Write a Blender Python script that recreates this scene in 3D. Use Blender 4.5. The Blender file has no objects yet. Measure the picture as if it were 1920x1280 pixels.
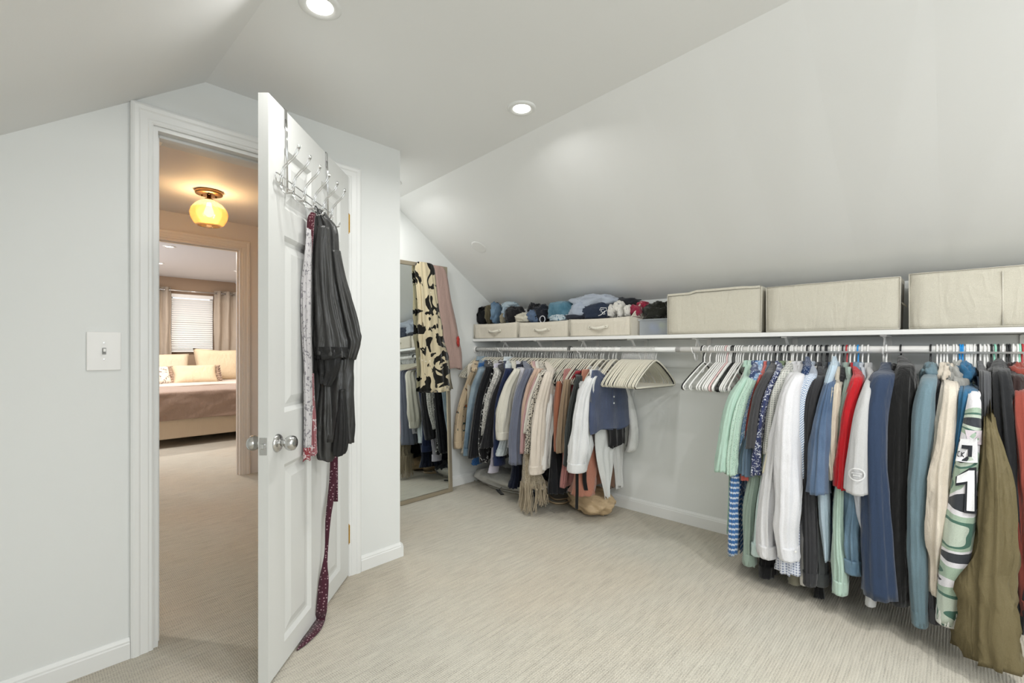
import bpy, bmesh, math, random
from mathutils import Vector, Matrix, noise
PI = math.pi
S = bpy.context.scene
C = S.collection

# ---------------------------------------------------------------- camera
HC = 1.16                      # eye height
FP = 879.0                     # focal length in pixels of a 1920 wide frame
FX, FY = .727, .687            # forward direction in plan (room axes)
RX, RY = .687, -.727           # right direction in plan
cd = bpy.data.cameras.new('camera'); cam = bpy.data.objects.new('camera', cd); C.objects.link(cam)
cam.location = (0, 0, HC)
cam.rotation_euler = (PI/2, 0, math.atan2(-FX, FY))
cd.sensor_width = 36; cd.lens = FP/1920*36; cd.shift_y = 14/1920; cd.clip_start = .02
S.camera = cam

# ---------------------------------------------------------------- light
w = bpy.data.worlds.new('world'); S.world = w; w.use_nodes = True
w.node_tree.nodes['Background'].inputs[0].default_value = (.86, .93, 1, 1)
w.node_tree.nodes['Background'].inputs[1].default_value = 1.1
S.view_settings.view_transform = 'Standard'; S.view_settings.look = 'None'
S.view_settings.gamma = 1; S.view_settings.use_curve_mapping = False
S.view_settings.exposure = 0.35

def area(name, loc, rot, sx, sy, power, col=(1, 1, 1), shape='RECTANGLE', spread=PI):
    l = bpy.data.lights.new(name, 'AREA'); l.shape = shape; l.size = sx; l.size_y = sy
    l.energy = power; l.color = col; l.spread = spread
    o = bpy.data.objects.new(name, l); C.objects.link(o); o.location = loc; o.rotation_euler = rot
    return o
# daylight lamp at a supposed gable window, added unseen behind the camera
area('added_daylight', (.45, -2.98, 1.38), (PI/2, 0, 0), 1.5, 1.3, 24, (.90, .95, 1))
# daylight lamp to lift the right wall, from an unseen added skylight
area('added_skylight_lamp', (-.09, -1.15, 1.765), (0, -1.12, 0), .72, 1.5, 26, (.92, .97, 1))
DOWN = [(.675, 1.49, 3.6), (1.60, 1.45, 5.6), (1.72, 2.73, 4.0), (.675, -.6, 10), (1.50, -.6, 13)]
for x, y, e in DOWN:
    area('downlight_lamp', (x, y, 2.262), (0, 0, 0), .085, .085, e, (1, .99, .97), 'DISK', 2.85)
for x, y in [(1.18, 6.4), (1.32, 7.75), (2.26, 7.7)]:
    area('bedroom_lamp', (x, y, 2.30), (0, 0, 0), .1, .1, 16, (1, .93, .85), 'DISK')
area('hall_fill_lamp', (-.35, 3.5, 2.303), (0, 0, 0), .09, .09, 13, (1, .92, .84), 'DISK')  # added lamp out of view, whitens and brightens the hall
area('bedroom_side_lamp', (-.42, 7.0, 1.4), (0, -PI/2, 0), 1.2, 1.4, 26, (.97, .97, 1))  # area lamp at the unseen left wall opening of the bedroom

# ---------------------------------------------------------------- measuring
def ray(px):
    c = (px-960)/FP
    return FX+RX*c, FY+RY*c
def PX(px, py, X):             # the point on the plane x = X that was measured at px, py
    dx, dy = ray(px); t = X/dx
    return Vector((X, dy*t, HC-(py-654)/FP*t))
def PY(px, py, Y):
    dx, dy = ray(px); t = Y/dy
    return Vector((dx*t, Y, HC-(py-654)/FP*t))
def PT(px, py, t):
    dx, dy = ray(px)
    return Vector((dx*t, dy*t, HC-(py-654)/FP*t))

# ---------------------------------------------------------------- materials
def lin(h):
    h = h.lstrip('#'); o = []
    for i in (0, 2, 4):
        v = int(h[i:i+2], 16)/255
        o.append(v/12.92 if v <= .04045 else ((v+.055)/1.055)**2.4)
    return (*o, 1)
MC = {}
def mat(name, col, rough=.6, metal=0, spec=.3, **k):
    if name in MC: return MC[name]
    m = bpy.data.materials.new(name); m.use_nodes = True; nt = m.node_tree; b = nt.nodes['Principled BSDF']
    b.inputs['Base Color'].default_value = lin(col); b.inputs['Roughness'].default_value = rough
    b.inputs['Metallic'].default_value = metal; b.inputs['Specular IOR Level'].default_value = spec
    for kk, v in k.items(): b.inputs[kk.replace('_', ' ')].default_value = v
    MC[name] = m
    return m
def N(nt, t, **k):
    n = nt.nodes.new(t)
    for a, b in k.items():
        if a.startswith('i_'):
            a = a[2:]; n.inputs[int(a) if a.isdigit() else a.replace('_', ' ')].default_value = b
        else: setattr(n, a, b)
    return n
def bump(nt, b, src, strength, dist=.002):
    bp = N(nt, 'ShaderNodeBump'); bp.inputs['Strength'].default_value = strength; bp.inputs['Distance'].default_value = dist
    nt.links.new(src, bp.inputs['Height']); nt.links.new(bp.outputs[0], b.inputs['Normal'])
def paint(name, col, s=.12):
    if name in MC: return MC[name]
    m = mat(name, col, .62, 0, .25); nt = m.node_tree; b = nt.nodes['Principled BSDF']
    g = N(nt, 'ShaderNodeNewGeometry')
    n = N(nt, 'ShaderNodeTexNoise', i_Scale=160.0, i_Detail=3.0); nt.links.new(g.outputs['Position'], n.inputs['Vector'])
    n2 = N(nt, 'ShaderNodeTexNoise', i_Scale=1.6, i_Detail=2.0); nt.links.new(g.outputs['Position'], n2.inputs['Vector'])
    mx = N(nt, 'ShaderNodeMix', data_type='RGBA'); mx.inputs['A'].default_value = tuple(c*.975 for c in lin(col)[:3])+(1,)
    mx.inputs['B'].default_value = lin(col); nt.links.new(n2.outputs[0], mx.inputs['Factor'])
    nt.links.new(mx.outputs['Result'], b.inputs['Base Color'])
    bump(nt, b, n.outputs[0], s, .001)
    return m
def ramp(nt, src, stops, const=True):
    r = N(nt, 'ShaderNodeValToRGB'); cr = r.color_ramp
    if const: cr.interpolation = 'CONSTANT'
    cr.elements[0].position, cr.elements[0].color = stops[0][0], lin(stops[0][1])
    cr.elements[1].position, cr.elements[1].color = stops[1][0], lin(stops[1][1])
    for p, c in stops[2:]:
        e = cr.elements.new(p); e.color = lin(c)
    nt.links.new(src, r.inputs[0]); return r
def mute(h):
    v = [int(h[i:i+2], 16) for i in (0, 2, 4)]; g = .3*v[0]+.59*v[1]+.11*v[2]
    return ''.join('%02x' % int(g+(a-g)*.84) for a in v)
def cloth(col, pat=None, c2='ffffff', sc=40., rough=.88, thr=.5, weave=.25, c3=None, c4=None):
    col = mute(col); c2 = mute(c2)
    key = f'cloth {col} {pat} {c2} {sc} {rough} {thr}'
    if key in MC: return MC[key]
    m = mat(key, col, rough, 0, .15); nt = m.node_tree; b = nt.nodes['Principled BSDF']
    if rough > .6:
        b.inputs['Sheen Weight'].default_value = .25; b.inputs['Sheen Roughness'].default_value = .5
    tc = N(nt, 'ShaderNodeTexCoord'); O = tc.outputs['Object']
    nz = N(nt, 'ShaderNodeTexNoise', i_Scale=7.0, i_Detail=4.0); nt.links.new(O, nz.inputs['Vector'])
    fine = N(nt, 'ShaderNodeTexNoise', i_Scale=420.0, i_Detail=2.0); nt.links.new(O, fine.inputs['Vector'])
    src = None
    if pat == 'stripe':
        wv = N(nt, 'ShaderNodeTexWave', wave_type='BANDS', bands_direction='Z', i_Scale=sc); nt.links.new(O, wv.inputs['Vector'])
        src = ramp(nt, wv.outputs['Fac'], [(0, col), (thr, c2)])
    elif pat == 'vstripe':
        wv = N(nt, 'ShaderNodeTexWave', wave_type='BANDS', bands_direction='DIAGONAL', i_Scale=sc); nt.links.new(O, wv.inputs['Vector'])
        src = ramp(nt, wv.outputs['Fac'], [(0, col), (thr, c2)])
    elif pat == 'check':
        a = N(nt, 'ShaderNodeTexWave', bands_direction='Z', i_Scale=sc); nt.links.new(O, a.inputs['Vector'])
        d = N(nt, 'ShaderNodeTexWave', bands_direction='Y', i_Scale=sc); nt.links.new(O, d.inputs['Vector'])
        ad = N(nt, 'ShaderNodeMath', operation='MINIMUM'); nt.links.new(a.outputs['Fac'], ad.inputs[0]); nt.links.new(d.outputs['Fac'], ad.inputs[1])
        src = ramp(nt, ad.outputs[0], [(0, col), (thr*.6, c3 or c2), (thr, c2)])
    elif pat == 'dots':
        v = N(nt, 'ShaderNodeTexVoronoi', i_Scale=sc); v.inputs['Randomness'].default_value = .55; nt.links.new(O, v.inputs['Vector'])
        src = ramp(nt, v.outputs['Distance'], [(0, c2), (thr*.6, col)])
    elif pat == 'floral':
        v = N(nt, 'ShaderNodeTexNoise', i_Scale=sc, i_Detail=1.5, i_Distortion=1.2); nt.links.new(O, v.inputs['Vector'])
        st = [(0, c2), (thr*.82, col)]
        if c3: st = [(0, c3), (thr*.72, c2), (thr*.86, col)]
        if c4: st += [(thr*1.28, c4)]
        src = ramp(nt, v.outputs['Fac'], st)
    elif pat == 'camo':
        mp = N(nt, 'ShaderNodeMapping'); mp.inputs['Scale'].default_value = (1, .8, 1.9); nt.links.new(O, mp.inputs['Vector'])
        v = N(nt, 'ShaderNodeTexNoise', i_Scale=sc, i_Detail=.2, i_Distortion=.35); nt.links.new(mp.outputs[0], v.inputs['Vector'])
        src = ramp(nt, v.outputs['Fac'], [(0, '3a3d42'), (.37, 'dcdade'), (.445, '9fb3a0'), (.53, '4c6f62'), (.575, 'b9c4b6'), (.66, '3a3d42')])
    elif pat == 'wash':
        src = ramp(nt, nz.outputs['Fac'], [(.35, col), (.65, c2)], False)
    bc = b.inputs['Base Color']
    hs = N(nt, 'ShaderNodeMix', data_type='RGBA', blend_type='MULTIPLY'); hs.inputs['Factor'].default_value = .35
    if src: nt.links.new(src.outputs[0], hs.inputs['A'])
    else: hs.inputs['A'].default_value = lin(col)
    nt.links.new(fine.outputs[0], hs.inputs['B'])
    br = N(nt, 'ShaderNodeMix', data_type='RGBA', blend_type='MULTIPLY'); br.inputs['Factor'].default_value = 1
    nt.links.new(hs.outputs['Result'], br.inputs['A']); br.inputs['B'].default_value = (1.2, 1.2, 1.2, 1)
    nt.links.new(br.outputs['Result'], bc)
    ad = N(nt, 'ShaderNodeMath', operation='MULTIPLY_ADD'); ad.inputs[1].default_value = .035
    mw_ = N(nt, 'ShaderNodeMapping'); mw_.inputs['Scale'].default_value = (14, 14, 3.2); mw_.inputs['Rotation'].default_value = (.12, .15, .3); nt.links.new(O, mw_.inputs['Vector'])
    wr = N(nt, 'ShaderNodeTexNoise', i_Scale=1.0, i_Detail=3.0, i_Distortion=.5); nt.links.new(mw_.outputs[0], wr.inputs['Vector'])
    av = N(nt, 'ShaderNodeMath', operation='SUBTRACT'); av.inputs[1].default_value = .5; nt.links.new(wr.outputs[0], av.inputs[0])
    ab = N(nt, 'ShaderNodeMath', operation='ABSOLUTE'); nt.links.new(av.outputs[0], ab.inputs[0])
    mu = N(nt, 'ShaderNodeMath', operation='MULTIPLY_ADD'); mu.inputs[1].default_value = -1.1; nt.links.new(ab.outputs[0], mu.inputs[0]); nt.links.new(nz.outputs[0], mu.inputs[2])
    nt.links.new(fine.outputs[0], ad.inputs[0]); nt.links.new(mu.outputs[0], ad.inputs[2])
    bump(nt, b, ad.outputs[0], min(1, .38+weave*.45), .024)
    return m

M_wall = paint('white wall paint', 'e7e9e7')
M_ceil = paint('ceiling paint', 'eff0ef')
M_trim = mat('white gloss trim', 'ebecea', .35, 0, .45)
M_door = mat('white door paint', 'dadbd8', .38, 0, .4)
M_hall = paint('hall paint', 'e8e1dc')
M_brown = paint('taupe wall paint', 'a58e78')
M_chrome = mat('brushed nickel', 'c9c9c8', .22, 1)
M_chrome2 = mat('polished chrome', 'd6d6d6', .12, 1)
M_brass = mat('brass', 'c39a45', .3, 1)
M_dark = mat('dark gap', '1c1c1c', .9)
M_plastic = mat('white plastic', 'ecebe8', .35, 0, .5)
M_blackp = mat('black plastic', '1d1e20', .4, 0, .5)
M_bluep = mat('blue plastic', '1f8fd6', .35, 0, .5)
M_redp = mat('red plastic', 'b3343a', .35, 0, .5)
M_mintp = mat('mint plastic', '8fd3bb', .35, 0, .5)
M_pinkp = mat('pale pink plastic', 'ecc9c8', .35, 0, .5)
M_velvet = cloth('e3ddc9', weave=.1)
M_velvetb = cloth('262320', weave=.1)

def carpet():
    m = mat('carpet', 'c9c4b4', .95, 0, .1); nt = m.node_tree; b = nt.nodes['Principled BSDF']
    g = N(nt, 'ShaderNodeNewGeometry'); P = g.outputs['Position']
    mp = N(nt, 'ShaderNodeMapping'); mp.inputs['Scale'].default_value = (4.5, 48, 1); nt.links.new(P, mp.inputs['Vector'])
    n1 = N(nt, 'ShaderNodeTexNoise', i_Scale=1.6, i_Detail=3.0); nt.links.new(mp.outputs[0], n1.inputs['Vector'])
    wv = N(nt, 'ShaderNodeTexWave', wave_type='BANDS', bands_direction='Y', i_Scale=34.0, i_Distortion=1.2, i_Detail=2.0); wv.inputs['Detail Scale'].default_value = 3
    nt.links.new(P, wv.inputs['Vector'])
    wx = N(nt, 'ShaderNodeTexWave', wave_type='BANDS', bands_direction='X', i_Scale=42.0, i_Distortion=2.5, i_Detail=2.0); nt.links.new(P, wx.inputs['Vector'])
    sp = N(nt, 'ShaderNodeTexNoise', i_Scale=230.0, i_Detail=2.0); nt.links.new(P, sp.inputs['Vector'])
    big = N(nt, 'ShaderNodeTexNoise', i_Scale=1.1, i_Detail=3.0); nt.links.new(P, big.inputs['Vector'])
    mul = N(nt, 'ShaderNodeMath', operation='MULTIPLY'); nt.links.new(wv.outputs['Fac'], mul.inputs[0]); nt.links.new(wx.outputs['Fac'], mul.inputs[1])
    ad = N(nt, 'ShaderNodeMath', operation='ADD'); nt.links.new(mul.outputs[0], ad.inputs[0]); nt.links.new(n1.outputs[0], ad.inputs[1])
    ad2 = N(nt, 'ShaderNodeMath', operation='MULTIPLY_ADD'); ad2.inputs[1].default_value = 1.1
    nt.links.new(sp.outputs[0], ad2.inputs[0]); nt.links.new(ad.outputs[0], ad2.inputs[2])
    r = ramp(nt, ad2.outputs[0], [(.78, 'a39c88'), (1.0, 'c2bcab'), ], False)
    e = r.color_ramp.elements
    e[0].position = .62; e[1].position = .88
    mr = N(nt, 'ShaderNodeMapRange'); mr.inputs['From Min'].default_value = .6; mr.inputs['From Max'].default_value = 1.9
    nt.links.new(ad2.outputs[0], mr.inputs['Value']); nt.links.new(mr.outputs[0], r.inputs[0])
    e[0].position = .1; e[1].position = .55; e[0].color = lin('a09d96'); e[1].color = lin('cfccc3')
    tint = N(nt, 'ShaderNodeMix', data_type='RGBA', blend_type='MULTIPLY'); tint.inputs['Factor'].default_value = 1
    rb = ramp(nt, big.outputs[0], [(.38, 'fffdf8'), (.62, 'fff8ef')], False)
    nt.links.new(r.outputs[0], tint.inputs['A']); nt.links.new(rb.outputs[0], tint.inputs['B'])
    nt.links.new(tint.outputs['Result'], b.inputs['Base Color'])
    bump(nt, b, ad2.outputs[0], .45, .005)
    return m
M_carpet = carpet()

# ---------------------------------------------------------------- mesh helpers
def tag(o, label=None, cat=None, group=None, kind=None):
    if label: o['label'] = label
    if cat: o['category'] = cat
    if group: o['group'] = group
    if kind: o['kind'] = kind
    return o
def empty(name, loc=(0, 0, 0), label=None, cat=None, group=None, kind=None):
    o = bpy.data.objects.new(name, None); C.objects.link(o); o.location = loc; o.empty_display_size = .05
    return tag(o, label, cat, group, kind)
def link(name, me, m, parent=None, smooth=False, loc=None):
    if smooth:
        for p in me.polygons: p.use_smooth = True
    if m is not None: me.materials.append(m)
    o = bpy.data.objects.new(name, me); C.objects.link(o)
    if parent is not None:
        o.parent = parent
        o.location = -parent.location if loc is None else loc   # mesh data is in world coordinates
    return o
def obj(name, bm, m, parent=None, smooth=False, rel=False):
    me = bpy.data.meshes.new(name); bmesh.ops.recalc_face_normals(bm, faces=bm.faces); bm.to_mesh(me); bm.free()
    return link(name, me, m, parent, smooth, (0, 0, 0) if rel else None)
def recentre(o):               # a top-level mesh built in world coordinates gets its origin at its base
    vs = [v.co for v in o.data.vertices]
    c = Vector(((min(v.x for v in vs)+max(v.x for v in vs))/2, (min(v.y for v in vs)+max(v.y for v in vs))/2, min(v.z for v in vs)))
    for v in o.data.vertices: v.co -= c
    o.location = c
    return o
def box(bm, x0, x1, y0, y1, z0, z1, bev=0):
    r = bmesh.ops.create_cube(bm, size=1)
    for v in r['verts']:
        v.co = Vector((x0+(v.co.x+.5)*(x1-x0), y0+(v.co.y+.5)*(y1-y0), z0+(v.co.z+.5)*(z1-z0)))
    if bev:
        es = list({e for v in r['verts'] for e in v.link_edges})
        bmesh.ops.bevel(bm, geom=es, offset=bev, segments=2, affect='EDGES', profile=.6)
def nbox(*a, bev=0):
    bm = bmesh.new(); box(bm, *a, bev=bev); return bm
def frame_of(d):
    d = d.normalized(); u = Vector((0, 0, 1)) if abs(d.z) < .9 else Vector((1, 0, 0))
    a = d.cross(u).normalized(); return a, d.cross(a).normalized()
def wire(bm, pts, r, seg=8, flat=1.0, closed=False):
    pts = [Vector(p) for p in pts]; rings = []; n = len(pts); a0 = None
    for i, p in enumerate(pts):
        if closed: d = pts[(i+1) % n]-pts[i-1]
        else: d = pts[min(i+1, n-1)]-pts[max(i-1, 0)]
        d.normalize()
        if a0 is None: a, b = frame_of(d)
        else:
            a = (a0-d*a0.dot(d)).normalized(); b = d.cross(a)
        a0 = a
        rr = r[i] if isinstance(r, (list, tuple)) else r
        rings.append([bm.verts.new(p+a*math.cos(t)*rr+b*math.sin(t)*rr*flat) for t in [2*PI*k/seg for k in range(seg)]])
    for i in range(n if closed else n-1):
        A, B = rings[i], rings[(i+1) % n]
        for k in range(seg): bm.faces.new((A[k], A[(k+1) % seg], B[(k+1) % seg], B[k]))
    if not closed: bm.faces.new(rings[0]); bm.faces.new(rings[-1][::-1])
def arc(cx, cz, r, a0, a1, n, y=0):
    return [(cx+r*math.cos(a0+(a1-a0)*i/n), y, cz+r*math.sin(a0+(a1-a0)*i/n)) for i in range(n+1)]
def lathe(bm, prof, c, axis=Vector((0, 0, 1)), seg=28, caps=True):
    axis = Vector(axis).normalized(); a, b = frame_of(axis); c = Vector(c); rings = []
    for r, h in prof:
        rings.append([bm.verts.new(c+axis*h+(a*math.cos(t)+b*math.sin(t))*r) for t in [2*PI*k/seg for k in range(seg)]])
    for A, B in zip(rings, rings[1:]):
        for k in range(seg): bm.faces.new((A[k], A[(k+1) % seg], B[(k+1) % seg], B[k]))
    if caps: bm.faces.new(rings[0]); bm.faces.new(rings[-1][::-1])
def sweep_profile(bm, prof, origin, along, u, v, length):
    # extrude a closed 2d profile (list of (a,b) in directions u,v) along a direction
    A = [bm.verts.new(Vector(origin)+Vector(u)*a+Vector(v)*b) for a, b in prof]
    B = [bm.verts.new(x.co+Vector(along)*length) for x in A]
    n = len(prof)
    for i in range(n): bm.faces.new((A[i], A[(i+1) % n], B[(i+1) % n], B[i]))
    bm.faces.new(A); bm.faces.new(B[::-1])

def crom(ks, n):
    """resample key rows (lists of floats) to n rows, smoothly"""
    out = []; m = len(ks)
    for i in range(n):
        u = i/(n-1)*(m-1); k = min(int(u), m-2); f = u-k
        p0, p1, p2, p3 = ks[max(k-1, 0)], ks[k], ks[k+1], ks[min(k+2, m-1)]
        row = []
        for a, b, c, d in zip(p0, p1, p2, p3):
            s = .5*(2*b+(c-a)*f+(2*a-5*b+4*c-d)*f*f+(3*b-a-3*c+d)*f**3)
            lo, hi = min(b, c), max(b, c); e = (hi-lo)*.12
            row.append(min(max(s, lo-e), hi+e))
        out.append(row)
    return out
AX, AY = Vector((1, 0, 0)), Vector((0, 1, 0))
def drape(bm, rings, n=22, seg=24, amp=.16, k=4, seed=0, ax=AX, ay=AY, square=1.0, open_bottom=True, wav=0., top=.0, crump=0., slant=0., tilt=0.):
    """a cloth tube made of horizontal ellipses: rings = rows of (x, y, z, ra, rb)"""
    rnd = random.Random(seed); p1, p2, p3, tw = [rnd.uniform(0, 6.28) for _ in range(3)]+[rnd.uniform(-1.2, 1.2)]
    rows = crom(rings, n); R = []
    for i, (x, y, z, ra, rb) in enumerate(rows):
        v = i/(n-1); g = amp*(top+(1-top)*min(1, v*2.2)); ring = []
        for j in range(seg):
            t = 2*PI*j/seg; c, s = math.cos(t), math.sin(t)
            if square != 1.0:
                c = math.copysign(abs(c)**square, c); s = math.copysign(abs(s)**square, s)
            f1 = math.sin(k*t+p1+tw*v*2+.8*noise.noise(Vector((seed, v*3, 1)))); f1 = 1-2*abs(f1)**.75
            d = g*(.65*f1+.35*math.sin((2*k+1)*t+p2-tw*v*3)+.35*noise.noise(Vector((c*1.5+seed*3.1, s*1.5, v*5))))
            q = noise.noise(Vector((seed*1.7, v*4.5, c*.8)))*g*.5
            dz = slant*c*ra*v**3+tilt*c*ra
            if crump:
                h = noise.noise(Vector((x*0+c*1.2+seed, s*1.2, z*7)))+.7*abs(noise.noise(Vector((c*2.4+seed, s*2.4+3, z*16+c))))-.3
                d += crump*h*min(1, max(0, v*1.6-.25)); q += crump*.35*noise.noise(Vector((z*9, seed, 5)))
            if wav: dz = wav*math.sin(2*t+p3)*v**3
            ring.append(bm.verts.new(Vector((x, y, z+dz))+ax*(c*ra*(1+d*.6)+q*rb*.5)+ay*(s*rb*(1+d*1.6)+q*rb)))
        R.append(ring)
    for A, B in zip(R, R[1:]):
        for j in range(seg): bm.faces.new((A[j], A[(j+1) % seg], B[(j+1) % seg], B[j]))
    bm.faces.new(R[0])
    if open_bottom:
        last = R[-1]; cc = sum((v.co for v in last), Vector())/seg
        inn = [bm.verts.new(cc+(v.co-cc)*.86) for v in last]
        up = [bm.verts.new(cc+(v.co-cc)*.8+Vector((0, 0, .035))) for v in last]
        for j in range(seg):
            bm.faces.new((last[j], last[(j+1) % seg], inn[(j+1) % seg], inn[j]))
            bm.faces.new((inn[j], inn[(j+1) % seg], up[(j+1) % seg], up[j]))
        bm.faces.new(up)
    else: bm.faces.new(R[-1][::-1])
    return rows
def blob(bm, c, r, seed=0, amp=.22, sq=.8, freq=2.2, rot=0, seg=40, rows=24, tilt=0):
    """a crumpled lump of cloth"""
    M = Matrix.Rotation(rot, 3, 'Z') @ Matrix.Rotation(tilt, 3, 'X')
    R = []
    for i in range(1, rows):
        ph = PI*i/rows; ring = []
        for j in range(seg):
            t = 2*PI*j/seg
            d = Vector((math.sin(ph)*math.cos(t), math.sin(ph)*math.sin(t), math.cos(ph)))
            e = Vector([math.copysign(abs(a)**sq, a) for a in d])
            rg = 1-2.4*abs(noise.noise(Vector((d.x*freq*1.2, d.y*freq*2.2, d.z*freq*1.6))+Vector((seed*1.3, 2, seed))))
            f = 1+amp*(noise.noise(d*freq+Vector((seed*2.3, seed, 0)))+.5*abs(noise.noise(d*freq*2.6+Vector((0, seed, 4))))+.30*rg)
            ring.append(bm.verts.new(Vector(c)+M @ Vector((e.x*r[0], e.y*r[1], e.z*r[2]))*f))
        R.append(ring)
    for A, B in zip(R, R[1:]):
        for j in range(seg): bm.faces.new((A[j], A[(j+1) % seg], B[(j+1) % seg], B[j]))
    bm.faces.new(R[0]); bm.faces.new(R[-1][::-1])
# ================================================================ the setting
def struct(name, bm, m, parent=None):
    o = obj(name, bm, m, parent)
    if parent is None: o['kind'] = 'structure'
    return o
ZC = 2.27
def cx(y): return 1.66+.093*y
YW = 2.26                                    # door wall
struct('floor', nbox(-1.4, 3.8, -3.2, 9.4, -.1, 0), M_carpet)
# closet ceiling: left slope, flat strip, right slope, one continuous skin
bm = bmesh.new(); rows = []
for i in range(21):
    y = -3.05+i*(3.14+3.05)/20
    pts = [(-.72, 1.365), (.54, 2.266), (cx(y), ZC), (3.16, 1.445)]
    rows.append([[bm.verts.new((x, y, z)) for x, z in pts], [bm.verts.new((x, y, z+.1)) for x, z in pts]])
for (a, b), (c, d) in zip(rows, rows[1:]):
    for k in range(3):
        bm.faces.new((a[k], a[k+1], c[k+1], c[k])); bm.faces.new((b[k], b[k+1], d[k+1], d[k]))
    for k in (0, 3): bm.faces.new((a[k], c[k], d[k], b[k]))
for a, b in (rows[0], rows[-1]):
    for k in range(3): bm.faces.new((a[k], a[k+1], b[k+1], b[k]))
struct('ceiling', bm, M_ceil)
bm = bmesh.new()
box(bm, -1.3, .365, YW, YW+.115, 0, 2.5); box(bm, 1.165, 1.478, YW, YW+.115, 0, 2.30); box(bm, .365, 1.165, YW, YW+.115, 2.027, 2.45)
struct('wall_front', bm, M_wall)
struct('wall_alcove', nbox(1.378, 1.478, YW+.115, 3.08, 0, 2.30), M_wall)
struct('wall_back', nbox(1.378, 3.16, 3.08, 3.18, 0, 2.30), M_wall)
struct('wall_right', nbox(3.06, 3.16, -3.1, 3.08, 0, 1.6), M_wall)
struct('wall_left', nbox(-.66, -.56, -3.1, YW, 0, 1.6), M_wall)
bm = bmesh.new()
box(bm, -.66, -.35, -3.1, -3.0, 0, 2.4); box(bm, 1.25, 3.16, -3.1, -3.0, 0, 2.4); box(bm, -.35, 1.25, -3.1, -3.0, 0, .7); box(bm, -.35, 1.25, -3.1, -3.0, 2.07, 2.4)
struct('wall_rear', bm, M_wall)
wn = empty('added_window_1', (.45, -3.05, .7), kind='structure')  # supposed window, out of view, added and placed for its light
bm = bmesh.new()
for a in ((-.35, -.29, .70, 2.07), (1.19, 1.25, .70, 2.07), (-.29, 1.19, .70, .76), (-.29, 1.19, 2.01, 2.07), (-.29, 1.19, 1.36, 1.40)): box(bm, a[0], a[1], -3.09, -3.03, a[2], a[3])
obj('window_frame', bm, M_trim, wn)
M_glass = mat('clear glass', 'ffffff', .02, 0, .5, Transmission_Weight=1.0, IOR=1.45)
obj('pane', nbox(-.29, 1.19, -3.065, -3.060, .76, 2.01), M_glass, wn)
# skylight added around its fill lamp, unseen in the left slope
wk = empty('added_skylight_1', (-.09, -1.15, 1.79), kind='structure'); R_ = Matrix.Rotation(-math.atan(.715), 3, 'Y')
def tb(*a):
    b2 = nbox(*a)
    for v in b2.verts: v.co = R_ @ v.co
    return b2
for a in ((-.42, -.36, -.8, .8), (.36, .42, -.8, .8), (-.36, .36, -.8, -.74), (-.36, .36, .74, .8)): obj('window_frame', tb(*a, -.02, .03), M_trim, wk, False, True)
obj('pane', tb(-.36, .36, -.74, .74, .0, .005), M_plastic, wk, False, True)
# baseboards with a moulded top
def baseboard(name, o, along, out, length, h=.082, m=None):
    p = [(0, 0), (.014, 0), (.014, h-.022), (.011, h-.018), (.011, h-.012), (.006, h-.004), (.004, h), (0, h)]
    bm = bmesh.new(); sweep_profile(bm, p, o, along, out, (0, 0, 1), length)
    return struct(name, bm, m or M_trim)
baseboard('baseboard_front_left', (-.56, YW, 0), AX, (0, -1, 0), .854, .078)
baseboard('baseboard_front_right', (1.236, YW, 0), AX, (0, -1, 0), .242, .078)
baseboard('baseboard_alcove', (1.478, YW-.014, 0), AY, (1, 0, 0), .834, .078)
baseboard('baseboard_back', (1.478, 3.08, 0), AX, (0, -1, 0), 1.58, .085)
baseboard('baseboard_right', (3.06, -3.0, 0), AY, (-1, 0, 0), 6.08, .088)
baseboard('baseboard_left', (-.56, -3.0, 0), AY, (1, 0, 0), 5.26, .078)
# ledger board under the shelf
bm = bmesh.new(); box(bm, 3.043, 3.06, -2.0, 3.08, 1.035, 1.224, bev=.002); struct('trim_1', bm, M_wall)
# hall
bm = bmesh.new(); box(bm, -1.3, 2.2, YW+.115, 4.80, 2.31, 2.41); struct('ceiling_hall', bm, M_hall)
struct('wall_hall_left', nbox(-1.3, -1.2, YW+.115, 4.78, 0, 2.4), M_hall)
struct('wall_hall_right', nbox(2.1, 2.2, 3.18, 4.78, 0, 2.4), M_hall)
bm = bmesh.new()
box(bm, -1.3, .62, 4.78, 4.88, 0, 2.4); box(bm, 1.43, 3.75, 4.78, 4.88, 0, 2.4); box(bm, .62, 1.43, 4.78, 4.88, 2.085, 2.4)
struct('wall_hall_far', bm, M_hall)
# bedroom
bm = bmesh.new()
box(bm, -.6, 1.69, 9.1, 9.2, 0, 2.42); box(bm, 2.29, 3.7, 9.1, 9.2, 0, 2.42); box(bm, 1.69, 2.29, 9.1, 9.2, 0, 1.14); box(bm, 1.69, 2.29, 9.1, 9.2, 2.05, 2.42)
struct('wall_bedroom_back', bm, M_brown)
bm = bmesh.new()
box(bm, -.6, -.5, 4.88, 9.1, 0, .75); box(bm, -.6, -.5, 4.88, 9.1, 2.05, 2.42); box(bm, -.6, -.5, 4.88, 6.35, .75, 2.05); box(bm, -.6, -.5, 7.65, 9.1, .75, 2.05)
struct('wall_bedroom_left', bm, M_brown)
struct('wall_bedroom_right', nbox(3.6, 3.7, 4.88, 9.1, 0, 2.42), M_brown)
bm = bmesh.new(); pr = [(-.6, 2.31), (2.61, 2.31), (3.7, 1.45), (3.7, 1.6), (2.61, 2.42), (-.6, 2.42)]
sweep_profile(bm, pr, (0, 4.88, 0), AY, AX, (0, 0, 1), 4.25); struct('ceiling_bedroom', bm, mat('bedroom ceiling', 'd7d7d9', .8))

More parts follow.
